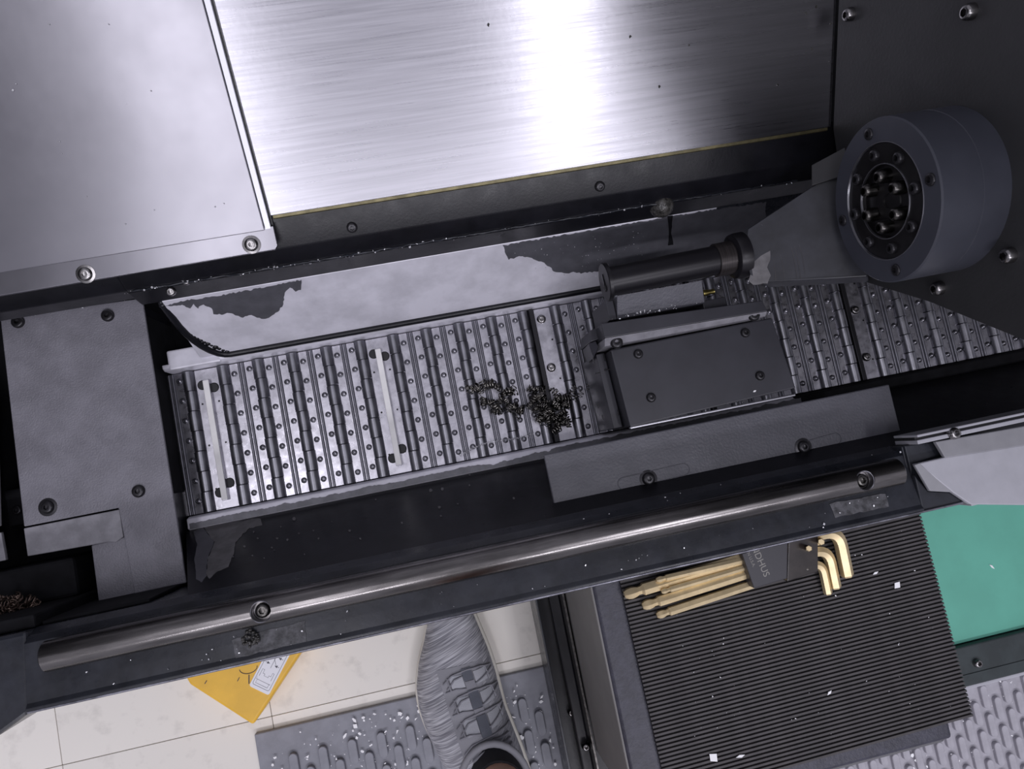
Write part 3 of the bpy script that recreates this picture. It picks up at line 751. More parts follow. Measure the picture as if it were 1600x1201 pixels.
MB().lathe([(0, 0), (0.0195, 0), (0.0225, 0.0020), (0.0235, 0.0060), (0.0235, 0.0140), (0, 0.0140)], Q(0.3195), ax, 40).build('shaft_flange', M['quill'], sa, 40)
# hub
HC = Vector((0.390, 0.1365, 0.4645)); HR = 0.0672
b = MB().lathe([(0.0475, 0.004), (0.0475, 0.0005), (0.0482, 0), (HR - 0.0012, 0), (HR, 0.0012), (HR, 0.0330), (HR - 0.0006, 0.0334), (HR - 0.0006, 0.0344), (HR, 0.0348), (HR, 0.0655), (0, 0.0655)], HC, 'X', 72)
b.build('hub', M['hub'], sa, 30, label='round slate hub body')
hub_f = MB().lathe([(0.0474, 0.0022), (0.0470, 0.0016), (0.0310, 0.0016), (0.0305, 0.0060), (0.0150, 0.0060), (0.0145, 0.0048), (0.0060, 0.0048), (0.0055, 0.0062), (0, 0.0062)], HC, 'X', 64).build('hub_face', M['hub_face'], sa, 30, label='oily black inner face with rings of bolts')
MB().lathe([(0.0473, 0.0012), (0.0477, -0.0004), (0.0482, -0.0004), (0.0484, 0.0010)], HC, 'X', 72).build('bright_ring', M['steel_edge'], sa, 60)
MB().lathe([(0.0300, 0.0025), (0.0303, 0.0008), (0.0309, 0.0008), (0.0311, 0.0025)], HC, 'X', 64).build('bright_ring', M['steel_edge'], sa, 60)
nx = along((-1, 0, 0))
for k in range(6):
    a = radians(18 + 60 * k)
    inst('cap_bolt', CAP_H, sa, HC + Vector((0.0060, 0.0205 * cos(a), 0.0205 * sin(a))), nx, scale=(0.95, 0.95, 1.5))
for k in range(8):
    a = radians(5 + 45 * k)
    inst('cap_bolt', CAP_D, sa, HC + Vector((0.0016, 0.0390 * cos(a), 0.0390 * sin(a))), nx, scale=(0.9, 0.9, 0.55))
for k in range(4):
    a = radians(4 + 90 * k)
    inst('rim_bolt', CAP_D, sa, HC + Vector((0.0002, 0.0575 * cos(a), 0.0575 * sin(a))), nx, scale=(0.9, 0.9, 0.3))

# ================================================================ RIGHT: rail strip and door panel
rl = empty('seal_rail', (0.53, -0.08, 0.30), 'thin pale metal rail strip at the right edge above the door panel', 'rail')
MB().box((0.4575, -0.0715, 0.30), (0.62, -0.0690, 0.338), 0.0006).build('strip', M['door'], rl, 30)
MB().box((0.4575, -0.0785, 0.30), (0.62, -0.0745, 0.336), 0.0006).build('strip', M['door'], rl, 30)
MB().box((0.4580, -0.0745, 0.30), (0.62, -0.0715, 0.332)).build('strip_gap', M['pad'], rl, None)
inst('screw', CAP, rl, at(1487, 677, 0.334), (0, 0, 0))
dp = empty('door_panel', (0.53, -0.12, 0.10), 'pale grey folded sheet door panel at the right edge beside the rod', 'door panel')
zt = 0.334
MB().solid([A(1429, 725, zt), A(1477, 714, zt), A(1610, 693, zt), A(1610, 789, zt), A(1517, 788, zt), A(1490, 770, zt), A(1453, 740, zt)], (0, 0, -0.006), 0.0012).build('panel', M['door'], dp, 40)
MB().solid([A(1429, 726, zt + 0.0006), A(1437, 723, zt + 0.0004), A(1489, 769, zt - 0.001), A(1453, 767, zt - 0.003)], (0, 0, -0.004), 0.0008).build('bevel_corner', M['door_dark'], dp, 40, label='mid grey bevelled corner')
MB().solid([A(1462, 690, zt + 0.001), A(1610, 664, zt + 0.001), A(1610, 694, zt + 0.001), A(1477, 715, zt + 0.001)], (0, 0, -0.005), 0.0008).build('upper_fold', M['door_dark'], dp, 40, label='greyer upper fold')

MB().box((0.502, -0.1500, 0.10), (0.575, -0.1460, 0.329), 0.0006).build('door_skin', M['door'], dp, 30)

# ================================================================ FLOOR THINGS
def pill_mesh(L, Wd, h, m):
    b = MB(); pts = []
    for k in range(7): t = pi * k / 6; pts.append((Wd / 2 * cos(t), L / 2 - Wd / 2 + Wd / 2 * sin(t)))
    for k in range(7): t = pi + pi * k / 6; pts.append((Wd / 2 * cos(t), -L / 2 + Wd / 2 + Wd / 2 * sin(t)))
    b.poly(pts, 0, h, 0.0007, 1)
    return b.mesh(m, 40)
def floor_mat(x0, x1, y0, y1, m, label, px, py, bx, by, lim):
    r_ = empty('anti_fatigue_mat', ((x0 + x1) / 2, (y0 + y1) / 2, 0.0), label, 'floor mat')
    MB().box((x0, y0, 0.0002), (x1, y1, 0.008), 0.0012).build('mat_sheet', m, r_)
    pm = pill_mesh(0.033, px * 0.60, 0.0065, m)
    n = 0
    i = 0
    x = x0 + bx
    while x < min(x1 - 0.01, lim[0]) and n < 298:
        y = y1 - by - (py / 2 if i % 2 else 0)
        while y > max(y0 + 0.02, lim[1]) and n < 298:
            inst('tread_bar', pm, r_, (x, y - 0.015, 0.0075)); n += 1
            y -= py
        x += px; i += 1
    return r_
matl = floor_mat(-0.318, 0.160, -0.72, -0.3055, M['mat'], 'dark grey anti-fatigue mat under the shoe, littered with white scraps', 0.0192, 0.042, 0.045, 0.034, (0.066, -0.70))
matr = floor_mat(0.165, 0.95, -0.90, -0.4672, M['mat_lit'], 'grey ribbed floor mat in the lower right corner, lit tone in its colour', 0.0170, 0.040, 0.012, 0.004, (0.86, -0.72))
gb = MB().box((0.55, -0.4065, 0.0003), (1.30, -0.105, 0.012), 0.001).build('green_board', M['green'], None, 30, label='flat green painted board on the floor at right', cat='board')
fb = MB().box((0.55, -0.462, 0.0003), (1.30, -0.4075, 0.022), 0.002).build('floor_bar', M['bar'], None, 30, label='dark flat steel bar edging the green board', cat='bar')
MB().box((0.55, -0.4475, 0.0215), (1.30, -0.4455, 0.0232), 0.0004).build('bar_ridge', M['bar'], fb, 30)
MB().box((0.55, -0.4668, 0.0003), (1.30, -0.4622, 0.0205), 0.0008).build('lit_mat_edge', M['door'], fb, 30, label='pale strip standing for the lit back edge of the mat')  # lit back edge of the mat, its brightness put into pale paint
inst('bolt', CAP, fb, at(1525, 1035, 0.0215), (0, 0, 0))
# yellow foot pedal
P1 = at(294, 1068, 0.058); P2 = at(395, 1133, 0.058); P3 = at(452, 1026, 0.058)
fd = empty('foot_pedal', (P2.x, P2.y + 0.05, 0.0), 'yellow foot pedal housing with white pictogram sticker, half under the sill', 'foot pedal')
e1 = (P1 - P2).normalized(); e2 = Vector((-e1.y, e1.x, 0)); e2 = e2 if e2.dot(P3 - P2) > 0 else -e2
def FP(u, v, z=0.058): return Vector((P2.x, P2.y, z)) + e1 * u + e2 * v
lu = (P1 - P2).length + 0.012
top = [FP(0.0, 0), FP(lu - 0.014, 0), FP(lu - 0.004, 0.005), FP(lu, 0.016), FP(lu, 0.125), FP(0, 0.125)]
MB().solid(top, (0, 0, -0.0575), 0.0035, 3).build('housing', M['yellow'], fd, 50)
# sticker runs along the right-hand edge
s1 = on_plane(389, 1071, (0, 0, 0.0585), Vector((0, 0, 1))); s2 = on_plane(420, 1086, (0, 0, 0.0585), Vector((0, 0, 1)))
ue = (s1 - s2).normalized(); ve = Vector((-ue.y, ue.x, 0)); ve = ve if ve.dot(P3 - P2) > 0 else -ve
SWd = (s1 - s2).length; SLn = 0.085
def SP(u, v, z=0.0586): return Vector((s2.x, s2.y, z)) + ue * u * SWd + ve * v * SLn
def rrect(a0, a1, c0, c1, r_):
    o = []
    for (cx_, cy_, t0) in ((a1 - r_ / SWd, c1 - r_ / SLn, 0), (a0 + r_ / SWd, c1 - r_ / SLn, 90), (a0 + r_ / SWd, c0 + r_ / SLn, 180), (a1 - r_ / SWd, c0 + r_ / SLn, 270)):
        for k in range(5):
            t = radians(t0 + 22.5 * k); o.append((cx_ + r_ / SWd * cos(t), cy_ + r_ / SLn * sin(t)))
    return o
st = MB().solid([SP(u, v, 0.0586) for u, v in rrect(0, 1, 0, 1, 0.003)], (0, 0, -0.0007)).build('sticker', M['sticker'], fd, None, label='white sticker with a chuck jaw pictogram')
b = MB()
def ln(pts, r_=0.00022, close=False):
    pp = [SP(u, v, 0.0587) for u, v in pts]
    if close: pp.append(pp[0])
    b.tube(pp, r_, 4)
ln(rrect(0.09, 0.91, 0.05, 0.95, 0.002), 0.00022, True)
PV = 0.68
def ln2(pts, close=False): ln([(u, v * PV) for u, v in pts], 0.00022, close)
ln2([(0.22, 0.12), (0.80, 0.12), (0.80, 0.20), (0.22, 0.20)], close=True)
ln2([(0.16, 0.20), (0.86, 0.20), (0.86, 0.28), (0.16, 0.28)], close=True)
ln2([(0.22, 0.28), (0.22, 0.44), (0.30, 0.44), (0.30, 0.36), (0.40, 0.36), (0.40, 0.32), (0.60, 0.32), (0.60, 0.36), (0.70, 0.36), (0.70, 0.44), (0.80, 0.44), (0.80, 0.28)])
ln2([(0.34, 0.62), (0.66, 0.80)]); ln2([(0.50, 0.52), (0.50, 0.90)])
for u, v, du in ((0.30, 0.60, 0.05), (0.70, 0.60, -0.05), (0.30, 0.78, 0.05), (0.70, 0.78, -0.05)):
    b.solid([SP(u - du, v * PV + 0.02, 0.0588), SP(u - du, v * PV - 0.02, 0.0588), SP(u + du * 1.6, v * PV, 0.0588)], (0, 0, -0.0004))
    ln2([(u - du * 3, v), (u - du, v)])
b.build('pictogram', M['ink'], st, None)
# small grey outline marks on the yellow
b = MB()
c0 = at(388, 1043, 0.0585)
b.tube([c0 + Vector((0.011 * cos(radians(t)), 0.007 * sin(radians(t)), 0)) for t in range(180, 361, 20)], 0.0004, 4)
a0, a1 = at(389, 1054, 0.0585), at(389, 1068, 0.0585)
b.tube([a0, a1], 0.0006, 4)
b.tube([at(371, 1064, 0.0585), at(374, 1058, 0.0585)], 0.0004, 4)
b.tube([at(320, 1068, 0.0585), at(323, 1063, 0.0585)], 0.0005, 4)
b.build('marks', M['ink'], fd, None)

# ================================================================ TOOL CART, RIBBED MAT, KEYS
tc_ = empty('tool_cart', (0.29, -0.25, 0.008), 'black and grey tool cart topped with a ribbed rubber mat', 'tool cart')
MB().box((0.118, -0.392, 0.252), (0.462, -0.147, 0.270), 0.004, seg=3).build('top_rim', M['rim'], tc_, 50, label='black crinkle painted top rim')
MB().box((0.135, -0.3945, 0.150), (0.459, -0.3905, 0.262), 0.006, seg=3).build('front_panel', M['cart_front'], tc_, 50)
MB().solid([(0.1165, -0.385, 0.268), (0.1165, -0.147, 0.268), (0.1085, -0.147, 0.110), (0.1085, -0.385, 0.110)], (0.30, 0, 0), 0.001).build('side_panel', M['cart_side'], tc_, 30, label='grey side panel')
MB().box((0.1040, -0.455, 0.085), (0.1068, -0.12, 0.118), 0.0004, seg=1).build('edge_strip', M['screw_dull'], tc_, 30)
MB().box((0.0905, -0.455, 0.062), (0.1045, -0.12, 0.085), 0.002).build('base_channel', M['black_gloss'], tc_)
MB().box((0.0725, -0.455, 0.012), (0.40, -0.12, 0.064), 0.0025).build('base_frame', M['black_gloss'], tc_)
MB().box((0.0715, -0.455, 0.010), (0.0745, -0.12, 0.099), 0.0006).build('base_flange', M['black_sill'], tc_)
for px, py, z in ((892, 1110, 0.064), (914, 1163, 0.085)):
    inst('bolt', CAP, tc_, at(px, py, z), None, scale=(0.85, 0.85, 1.3))
rbm = empty('ribbed_mat', (0.317, -0.25, 0.2702), 'black ribbed rubber mat lying on top of the tool cart', 'rubber mat')
yaw = radians(0.9)
cm_ = Vector((0.3165, -0.2630, 0.2702))
rbm.location = cm_
RZ = Matrix.Rotation(yaw, 3, 'Z')
b = MB().box((-0.168, -0.113, 0), (0.168, 0.113, 0.003), 0.0005, seg=1)
me = b.mesh(M['groove'], None)
o = inst('mat_sheet', me, rbm, cm_, (0, 0, yaw))
rib = MB().xprofile([(-0.0014, 0), (-0.0011, 0.0024), (0.0011, 0.0024), (0.0014, 0)], -0.168, 0.168).mesh(M['ribs'], None)
NR = 54
for k in range(NR):
    y = -0.111 + 0.222 * k / (NR - 1)
    inst('rib', rib, rbm, cm_ + RZ @ Vector((0, y, 0.003)), (0, 0, yaw))
# hex keys ------------------------------------------------------------
ZM = 0.2756
def hexkey(pts, r, bend, label, m, ball=True, z_end_up=None):
    """pts: tip, corner, end (3-D); hexagonal bar with a rounded bend and a ball end at the tip"""
    A_, B_, C_ = [Vector(p) for p in pts]
    d1 = (B_ - A_).normalized(); d2 = (C_ - B_).normalized()
    path, rad = [], []
    if ball:
        for s, q in ((0.0, 0.55), (0.5, 0.86), (1.1, 0.95), (1.7, 0.86), (2.2, 0.68), (2.7, 0.70), (3.1, 1.0)):
            path.append(A_ + d1 * r * s); rad.append(r * q)
    else:
        path.append(A_); rad.append(r)
    path.append(A_ + d1 * r * 4); rad.append(r)
    for k in range(9):
        t = k / 8
        p = (B_ - d1 * bend) * (1 - t) ** 2 + B_ * 2 * t * (1 - t) + (B_ + d2 * bend) * t * t
        path.append(p); rad.append(r)
    path += [C_ - d2 * r * 0.3, C_]; rad += [r, r * 0.85]
    org = (A_ + B_) / 2; org.z = min(p.z for p in path) - r
    return MB().tube(path, rad, 6, ph=pi / 6).build('hex_key', m, None, 25, origin=org, label=label, cat='hex key')
K = lambda x, y, z: at(950 + x / 3.721, 800 + y / 3.721, z)
G = 'hex keys'
hexkey([K(95, 480, ZM + 0.0045), K(1335, 95, ZM + 0.0150), K(1392, 372, ZM + 0.0060)], 0.0066, 0.019, 'largest gold hex key, rearmost, its short arm furthest right', M['gold'])
hexkey([K(200, 545, ZM + 0.0042), K(1275, 205, ZM + 0.0120), K(1325, 440, ZM + 0.0050)], 0.0057, 0.017, 'second largest gold hex key, in the middle of the bundle', M['gold'])
hexkey([K(283, 600, ZM + 0.0035), K(1240, 286, ZM + 0.0110), K(1280, 474, ZM + 0.0045)], 0.0045, 0.013, 'frontmost gold hex key with a grey short arm', M['gold'])
hexkey([K(280, 393, ZM + 0.0125), K(1238, 170, ZM + 0.0150), K(1240, 172, ZM + 0.0330)], 0.0034, 0.007, 'gold hex key lying on the largest one, its short arm upright', M['gold'])
hexkey([K(310, 462, ZM + 0.0115), K(1164, 212, ZM + 0.0140), K(1168, 210, ZM + 0.0320)], 0.0031, 0.006, 'slim bright gold hex key between the two largest keys', M['gold'])
hexkey([K(382, 472, ZM + 0.0060), K(1130, 252, ZM + 0.0120), K(1160, 338, ZM + 0.0200)], 0.0018, 0.004, 'thinnest dull hex key beneath the slim gold one', M['dull_gold'])
hd = empty('key_holder', (0.28, -0.165, ZM), 'black lettered plastic holder gripping the gold hex keys', 'tool holder')
zt_ = ZM + 0.0235
HT = [K(778, 238, zt_), K(1048, 158, zt_), K(1043, 386, zt_), K(850, 444, zt_)]
MB().solid(HT, (0, 0, -0.0225), 0.0012, 2).build('block', M['holder'], hd, 40)
zc = ZM + 0.0205
MB().solid([K(1050, 170, zc), K(1222, 130, zc), K(1222, 345, zc), K(1042, 404, zc)], (0, 0, -0.0185), 0.001, 2).build('clip', M['holder_clear'], hd, 40, label='smoky brown clip end')
def text(s, size, p, ang, name, m, parent):
    cu = bpy.data.curves.new('t', 'FONT'); cu.body = s; cu.size = size; cu.extrude = 0.0001
    to = bpy.data.objects.new('t', cu); COL.objects.link(to)
    dg = bpy.context.evaluated_depsgraph_get(); dg.update()
    me = bpy.data.meshes.new_from_object(to.evaluated_get(dg))
    bpy.data.objects.remove(to)
    me.materials.clear(); me.materials.append(m); me.name = name
    return inst(name, me, parent, p, (0, 0, ang))
tA = K(838, 215, zt_ + 0.0001); tB = K(905, 370, zt_ + 0.0001)
ang = math.atan2(tB.y - tA.y, tB.x - tA.x)
text('BONDHUS', 0.0096, tB - (tB - tA).normalized() * 0.0445, ang, 'lettering', M['lettering'], hd)
tC = K(805, 235, zt_ + 0.0001); tD = K(850, 345, zt_ + 0.0001)
text('MADE IN U.S.A.', 0.0044, tD - (tD - tC).normalized() * 0.034, ang, 'lettering', M['lettering'], hd)

# ================================================================ PERSON (foot in a knitted shoe)
ps = empty('person', (-0.035, -0.36, 0.011), 'standing person seen only as one foot in a grey knitted shoe', 'person')
LR = [(-0.166, -0.040, -0.030), (-0.170, -0.050, -0.022), (-0.180, -0.059, -0.014), (-0.195, -0.0665, -0.0085), (-0.214, -0.0730, -0.0035), (-0.233, -0.0805, 0.0005), (-0.256, -0.0915, 0.0055), (-0.287, -0.1005, 0.0100), (-0.312, -0.1020, 0.0115), (-0.337, -0.0985, 0.0135), (-0.365, -0.0910, 0.0190), (-0.397, -0.0800, 0.0250), (-0.430, -0.0670, 0.0290), (-0.458, -0.0520, 0.0290), (-0.478, -0.0340, 0.0230), (-0.488, -0.0180, 0.0140), (-0.491, -0.006, 0.005)]
def interp(y, i):
    if y >= LR[0][0]: return LR[0][i]
    for a, c in zip(LR, LR[1:]):
        if a[0] >= y >= c[0]:
            t = (a[0] - y) / (a[0] - c[0]); return a[i] * (1 - t) + c[i] * t
    return LR[-1][i]
HT_ = [(-0.166, 0.034), (-0.178, 0.047), (-0.216, 0.058), (-0.256, 0.067), (-0.287, 0.075), (-0.315, 0.086), (-0.345, 0.099), (-0.370, 0.109), (-0.41, 0.108), (-0.45, 0.100), (-0.478, 0.088), (-0.491, 0.040)]
def topz(y):
    for a, c in zip(HT_, HT_[1:]):
        if a[0] >= y >= c[0]:
            t = (a[0] - y) / (a[0] - c[0]); t = t * t * (3 - 2 * t); return a[1] * (1 - t) + c[1] * t
    return HT_[-1][1]
ZS = 0.012
def upper(s, y, lift=0.0):
    l, r_ = interp(y, 1) + 0.0018, interp(y, 2) - 0.0035
    if r_ - l < 0.004: mid = (l + r_) / 2; l, r_ = mid - 0.002, mid + 0.002
    c = (l + r_) / 2 + 0.004; hw = (r_ - l) / 2
    cc = (l + r_) / 2
    x = cc + s * hw
    k = abs(s) ** 3.0
    z = 0.030 + (topz(y) - 0.030) * max(0, 1 - k) ** 0.62
    return Vector((x, y, z + lift))
b = MB(); rows = []
ys = [-0.168, -0.171, -0.175, -0.181, -0.189, -0.197] + [-0.205 - 0.0075 * k for k in range(38)]
for y in ys:
    row = [b.bm.verts.new(Vector((upper(-1, y).x, y, 0.020)))]
    for k in range(25): row.append(b.bm.verts.new(upper(-cos(pi * k / 24), y)))
    row.append(b.bm.verts.new(Vector((upper(1, y).x, y, 0.020))))
    rows.append(row)
for a, c in zip(rows, rows[1:]):
    for k in range(len(a) - 1): b.bm.faces.new((a[k], a[k + 1], c[k + 1], c[k]))
b.bm.faces.new(rows[0]); b.bm.faces.new(rows[-1])
shoe = b.build('shoe', M['knit'], ps, 70, label='grey marl knitted upper')
out = [(l, y) for y, l, r_ in LR] + [(r_, y) for y, l, r_ in LR[::-1]]
dense = []
for i in range(len(out)):
    a = Vector(out[i]); c = Vector(out[(i + 1) % len(out)])
    p0_ = Vector(out[i - 1]); p3_ = Vector(out[(i + 2) % len(out)])
    for j in range(4):
        t = j / 4
        dense.append(0.5 * ((2 * a) + (c - p0_) * t + (2 * p0_ - 5 * a + 4 * c - p3_) * t * t + (3 * a - p0_ - 3 * c + p3_) * t ** 3))
MB().poly([(p.x, p.y) for p in dense], ZS, 0.030, 0.003, 2).build('sole', M['midsole'], shoe, 50, label='cream foam midsole')
# eyestay overlay, tongue patches, strap, laces. The lacing runs along the ridge of the shoe.
def mid_s(y): return 0.10 + 0.30 * ((-y) - 0.27) / 0.09 * 0.15
def pt(u, y, lift):
    """u: metres from the lace centreline"""
    l, r_ = interp(y, 1) + 0.0018, interp(y, 2) - 0.0035
    hw = (r_ - l) / 2
    cx_ = -0.0300 + (-0.268 - y) * 0.16
    s = max(-0.98, min(0.98, (cx_ + u - (l + r_) / 2) / hw))
    return upper(s, y, lift)
b = MB()
def sheet(us, ya, yb, lift, n=8):
    g = [[b.bm.verts.new(pt(u0 + (u1 - u0) * i / 6, ya + (yb - ya) * j / n, lift)) for i in range(7)] for j in range(n + 1) for (u0, u1) in (us,)]
    for p, q in zip(g, g[1:]):
        for i in range(6): b.bm.faces.new((p[i], p[i + 1], q[i + 1], q[i]))
sheet((-0.036, 0.034), -0.262, -0.362, 0.0009, 16)
b.build('eyestay', M['overlay'], shoe, 60, label='plain grey eyestay panel')
for j, (ya, yb) in enumerate(((-0.272, -0.287), (-0.297, -0.312), (-0.322, -0.339))):
    for u0, u1 in ((-0.0235, -0.0070), (0.0075, 0.0225)):
        b = MB(); sheet((u0, u1), ya, yb, 0.0016, 4)
        b.build('tongue_window', M['patch_light'], shoe, 60)
for j, (ya, yb) in enumerate(((-0.266, -0.280), (-0.281, -0.2905), (-0.2915, -0.312), (-0.313, -0.320), (-0.321, -0.344))):
    b = MB(); sheet((-0.0062, 0.0062), ya, yb, 0.0027 - 0.0006 * (j % 2), 4)
    b.build('tongue_strap', M['lace'] if j % 2 else M['strap'], shoe, 60)
def cord(pts, r_=0.0011):
    pp = []
    for (u0, y0), (u1, y1) in zip(pts, pts[1:]):
        for k in range(8): pp.append(pt(u0 + (u1 - u0) * k / 8, y0 + (y1 - y0) * k / 8, 0.0024))
    pp.append(pt(*pts[-1], 0.0024))
    MB().tube(pp, r_, 6).build('lace', M['lace'], shoe, 60)
for y in (-0.268, -0.293, -0.318, -0.345):
    cord([(-0.033, y - 0.011), (-0.020, y - 0.003), (0.0, y), (0.018, y - 0.001), (0.031, y - 0.006)])
    cord([(-0.030, y - 0.018), (-0.018, y - 0.008), (-0.007, y - 0.006)])
    if y > -0.34:
        cord([(0.006, y - 0.018), (0.018, y - 0.014), (0.031, y - 0.009)])
        cord([(-0.033, y - 0.021), (-0.020, y - 0.019), (-0.007, y - 0.021)])
        cord([(-0.026, y - 0.005), (-0.0255, y - 0.020)]); cord([(0.0235, y - 0.003), (0.0245, y - 0.018)])
for k in range(3):
    y = -0.352 - 0.006 * k
    cord([(-0.026, y - 0.006), (-0.010, y), (0.006, y + 0.002), (0.024, y - 0.004)], 0.0018)
# sock, ankle and shin
LC = [(-0.020, -0.398, 0.080, 0.036, 0.046), (-0.018, -0.400, 0.105, 0.036, 0.045), (-0.016, -0.403, 0.118, 0.0355, 0.0435), (-0.015, -0.405, 0.126, 0.035, 0.043)]
LS = [(-0.0150, -0.404, 0.112, 0.033, 0.0405), (-0.0135, -0.407, 0.150, 0.032, 0.0400), (-0.011, -0.412, 0.20, 0.033, 0.040), (-0.008, -0.420, 0.26, 0.041, 0.048), (-0.004, -0.428, 0.34, 0.052, 0.060), (0.0, -0.434, 0.42, 0.054, 0.062), (0.003, -0.434, 0.47, 0.050, 0.057), (0.004, -0.436, 0.51, 0.055, 0.062), (0.005, -0.444, 0.56, 0.058, 0.064), (0.004, -0.462, 0.64, 0.063, 0.070), (0.003, -0.47, 0.68, 0.05, 0.05)]
LT = [(0.004, -0.450, 0.575, 0.076, 0.084), (0.004, -0.458, 0.62, 0.080, 0.088), (0.003, -0.480, 0.72, 0.084, 0.094), (0.002, -0.505, 0.82, 0.088, 0.100), (0.001, -0.525, 0.89, 0.080, 0.090), (0.0, -0.530, 0.92, 0.045, 0.050)]
def limb(L, name, m, **kw):
    b = MB(); rows = []
    for x, y, z, rx, ry in L:
        rows.append([b.bm.verts.new((x + rx * cos(2 * pi * k / 28), y + ry * sin(2 * pi * k / 28), z)) for k in range(28)])
    for p, q in zip(rows, rows[1:]):
        for k in range(28): b.bm.faces.new((p[k], p[(k + 1) % 28], q[(k + 1) % 28], q[k]))
    b.bm.faces.new(rows[0][::-1]); b.bm.faces.new(rows[-1])
    return b.build(name, m, ps, 60, **kw)
limb(LS, 'leg', M['skin'], label='bare shin above a black sock')
limb(LC, 'sock', M['sock'])
limb(LT, 'shorts_leg', M['sock'], label='dark cloth of the trouser leg above the knee')
pp = [(-0.020 + 0.042 * cos(2 * pi * k / 32), -0.400 + 0.050 * sin(2 * pi * k / 32), 0.109 - 0.004 * sin(2 * pi * k / 32)) for k in range(33)]
MB().tube(pp, 0.0045, 8, cap=False).build('collar', M['overlay'], shoe, 60)

# ================================================================ SWARF AND CHIPS
def curl(b, p, d, n, r0, r1, pitch, wd, seed, wob=0.3, up=0.0):
    """a flat ribbon wound into a helix along direction d"""
    rnd = random.Random(seed)
    d = Vector(d).normalized()
    pos = Vector(p); prev = None
    steps = int(n * 10)
    ph = rnd.random() * 6
    for k in range(steps + 1):
        t = k / steps
        d = (d + Vector((rnd.uniform(-wob, wob), rnd.uniform(-wob, wob), rnd.uniform(-wob, wob) * 0.4 + up)) * 0.12).normalized()
        u = d.cross(Vector((0, 0, 1))).normalized() if abs(d.z) < 0.95 else Vector((1, 0, 0)); v = d.cross(u)
        pos = pos + d * pitch / 10
        if pos.z < 0.153 + r0 * 0.4: pos.z = 0.153 + r0 * 0.4
        a = ph + 2 * pi * k / 10; r_ = r0 + (r1 - r0) * t
        c = pos + (u * cos(a) + v * sin(a)) * r_
        if c.z < 0.1525: c.z = 0.1525
        e = d * wd / 2
        cur = (b.bm.verts.new(c - e), b.bm.verts.new(c + e))
        if prev: b.bm.faces.new((prev[0], prev[1], cur[1], cur[0]))
        prev = cur
def thick(o, t):
    md = o.modifiers.new('thickness', 'SOLIDIFY'); md.thickness = t; md.offset = 0
z_ = 0.157
b = MB()
rnd = random.Random(2)
spots = [(735, 608), (752, 605), (768, 604), (758, 625), (770, 632), (785, 622), (795, 617), (800, 635), (812, 640), (775, 640), (838, 610), (845, 622), (850, 635), (842, 640), (858, 640), (865, 630), (872, 620), (852, 650), (865, 652), (878, 640), (884, 628), (870, 662), (882, 655), (846, 652), (838, 630)]
for i, (x, y) in enumerate(spots):
    dens = 6 if x > 830 else 4
    for j in range(dens):
        p = at(x + rnd.uniform(-7, 7), y + rnd.uniform(-6, 6), z_ + rnd.uniform(0, 0.012))
        curl(b, p, (rnd.uniform(-1, 1), rnd.uniform(-1, 1), rnd.uniform(-0.2, 0.5)), rnd.uniform(1.4, 3.6), rnd.uniform(0.0020, 0.0060), rnd.uniform(0.002, 0.0070), rnd.uniform(0.0012, 0.004), rnd.uniform(0.0010, 0.0022), i * 10 + j)
o = b.build('swarf_nest', M['swarf'], None, 60, label='tangled nest of dark curled steel swarf on the conveyor belt', cat='metal swarf', kind='stuff')
thick(o, 0.0002)
b = MB()
A0, A1 = at(718, 712, 0.158), at(834, 672, 0.160)
d = A1 - A0
pp = []
for k in range(0, 241):
    t = k / 240
    p = A0 + d * t + Vector((0, 0.004 * sin(t * 5), 0)); a = k * 2 * pi / 8
    pp.append(p + Vector((-0.2, 1, 0)) * 0.0011 * cos(a) + Vector((0, 0, 1)) * 0.0011 * sin(a))
b.tube(pp, 0.00035, 4)
b.build('swarf_coil', M['chip'], None, 60, label='long fine bright coil of swarf below the dark nest', cat='metal swarf')
b = MB()
for i, (x, y) in enumerate(((895, 612), (905, 622), (897, 628))):
    curl(b, at(x, y, 0.160), (0.5, 1, 0.2), 2, 0.003, 0.004, 0.004, 0.0008, 300 + i)
curl(b, at(918, 610, 0.163), (0.3, 1, 0), 2, 0.002, 0.003, 0.004, 0.0008, 310)
thick(b.build('swarf_curl', M['swarf'], None, 60, label='loose swarf curls between the nest and the tailstock block', cat='metal swarf', kind='stuff'), 0.0002)
# chips heap in the left well
b = MB(); rnd = random.Random(6)
for i in range(60):
    x, y = rnd.uniform(-6, 62), 0
    y = 955 + rnd.uniform(-28, 26) * (1 - 0.4 * abs(x - 20) / 40)
    p = at(x, y, 0.215 + rnd.uniform(-0.004, 0.012))
    curl(b, p, (rnd.uniform(-1, 1), rnd.uniform(-1, 1), rnd.uniform(-0.2, 0.6)), rnd.uniform(1.2, 3), rnd.uniform(0.002, 0.005), rnd.uniform(0.002, 0.006), rnd.uniform(0.002, 0.005), rnd.uniform(0.0012, 0.0026), 500 + i)
thick(b.build('swarf_heap', M['rust'], None, 60, label='brownish heap of curled swarf in the lower left well', cat='metal swarf', kind='stuff'), 0.0003)
MB().box((-0.75, -0.066, 0.105), (-0.41, -0.025, 0.20), 0.004).build('well_shelf', M['void'], bed)

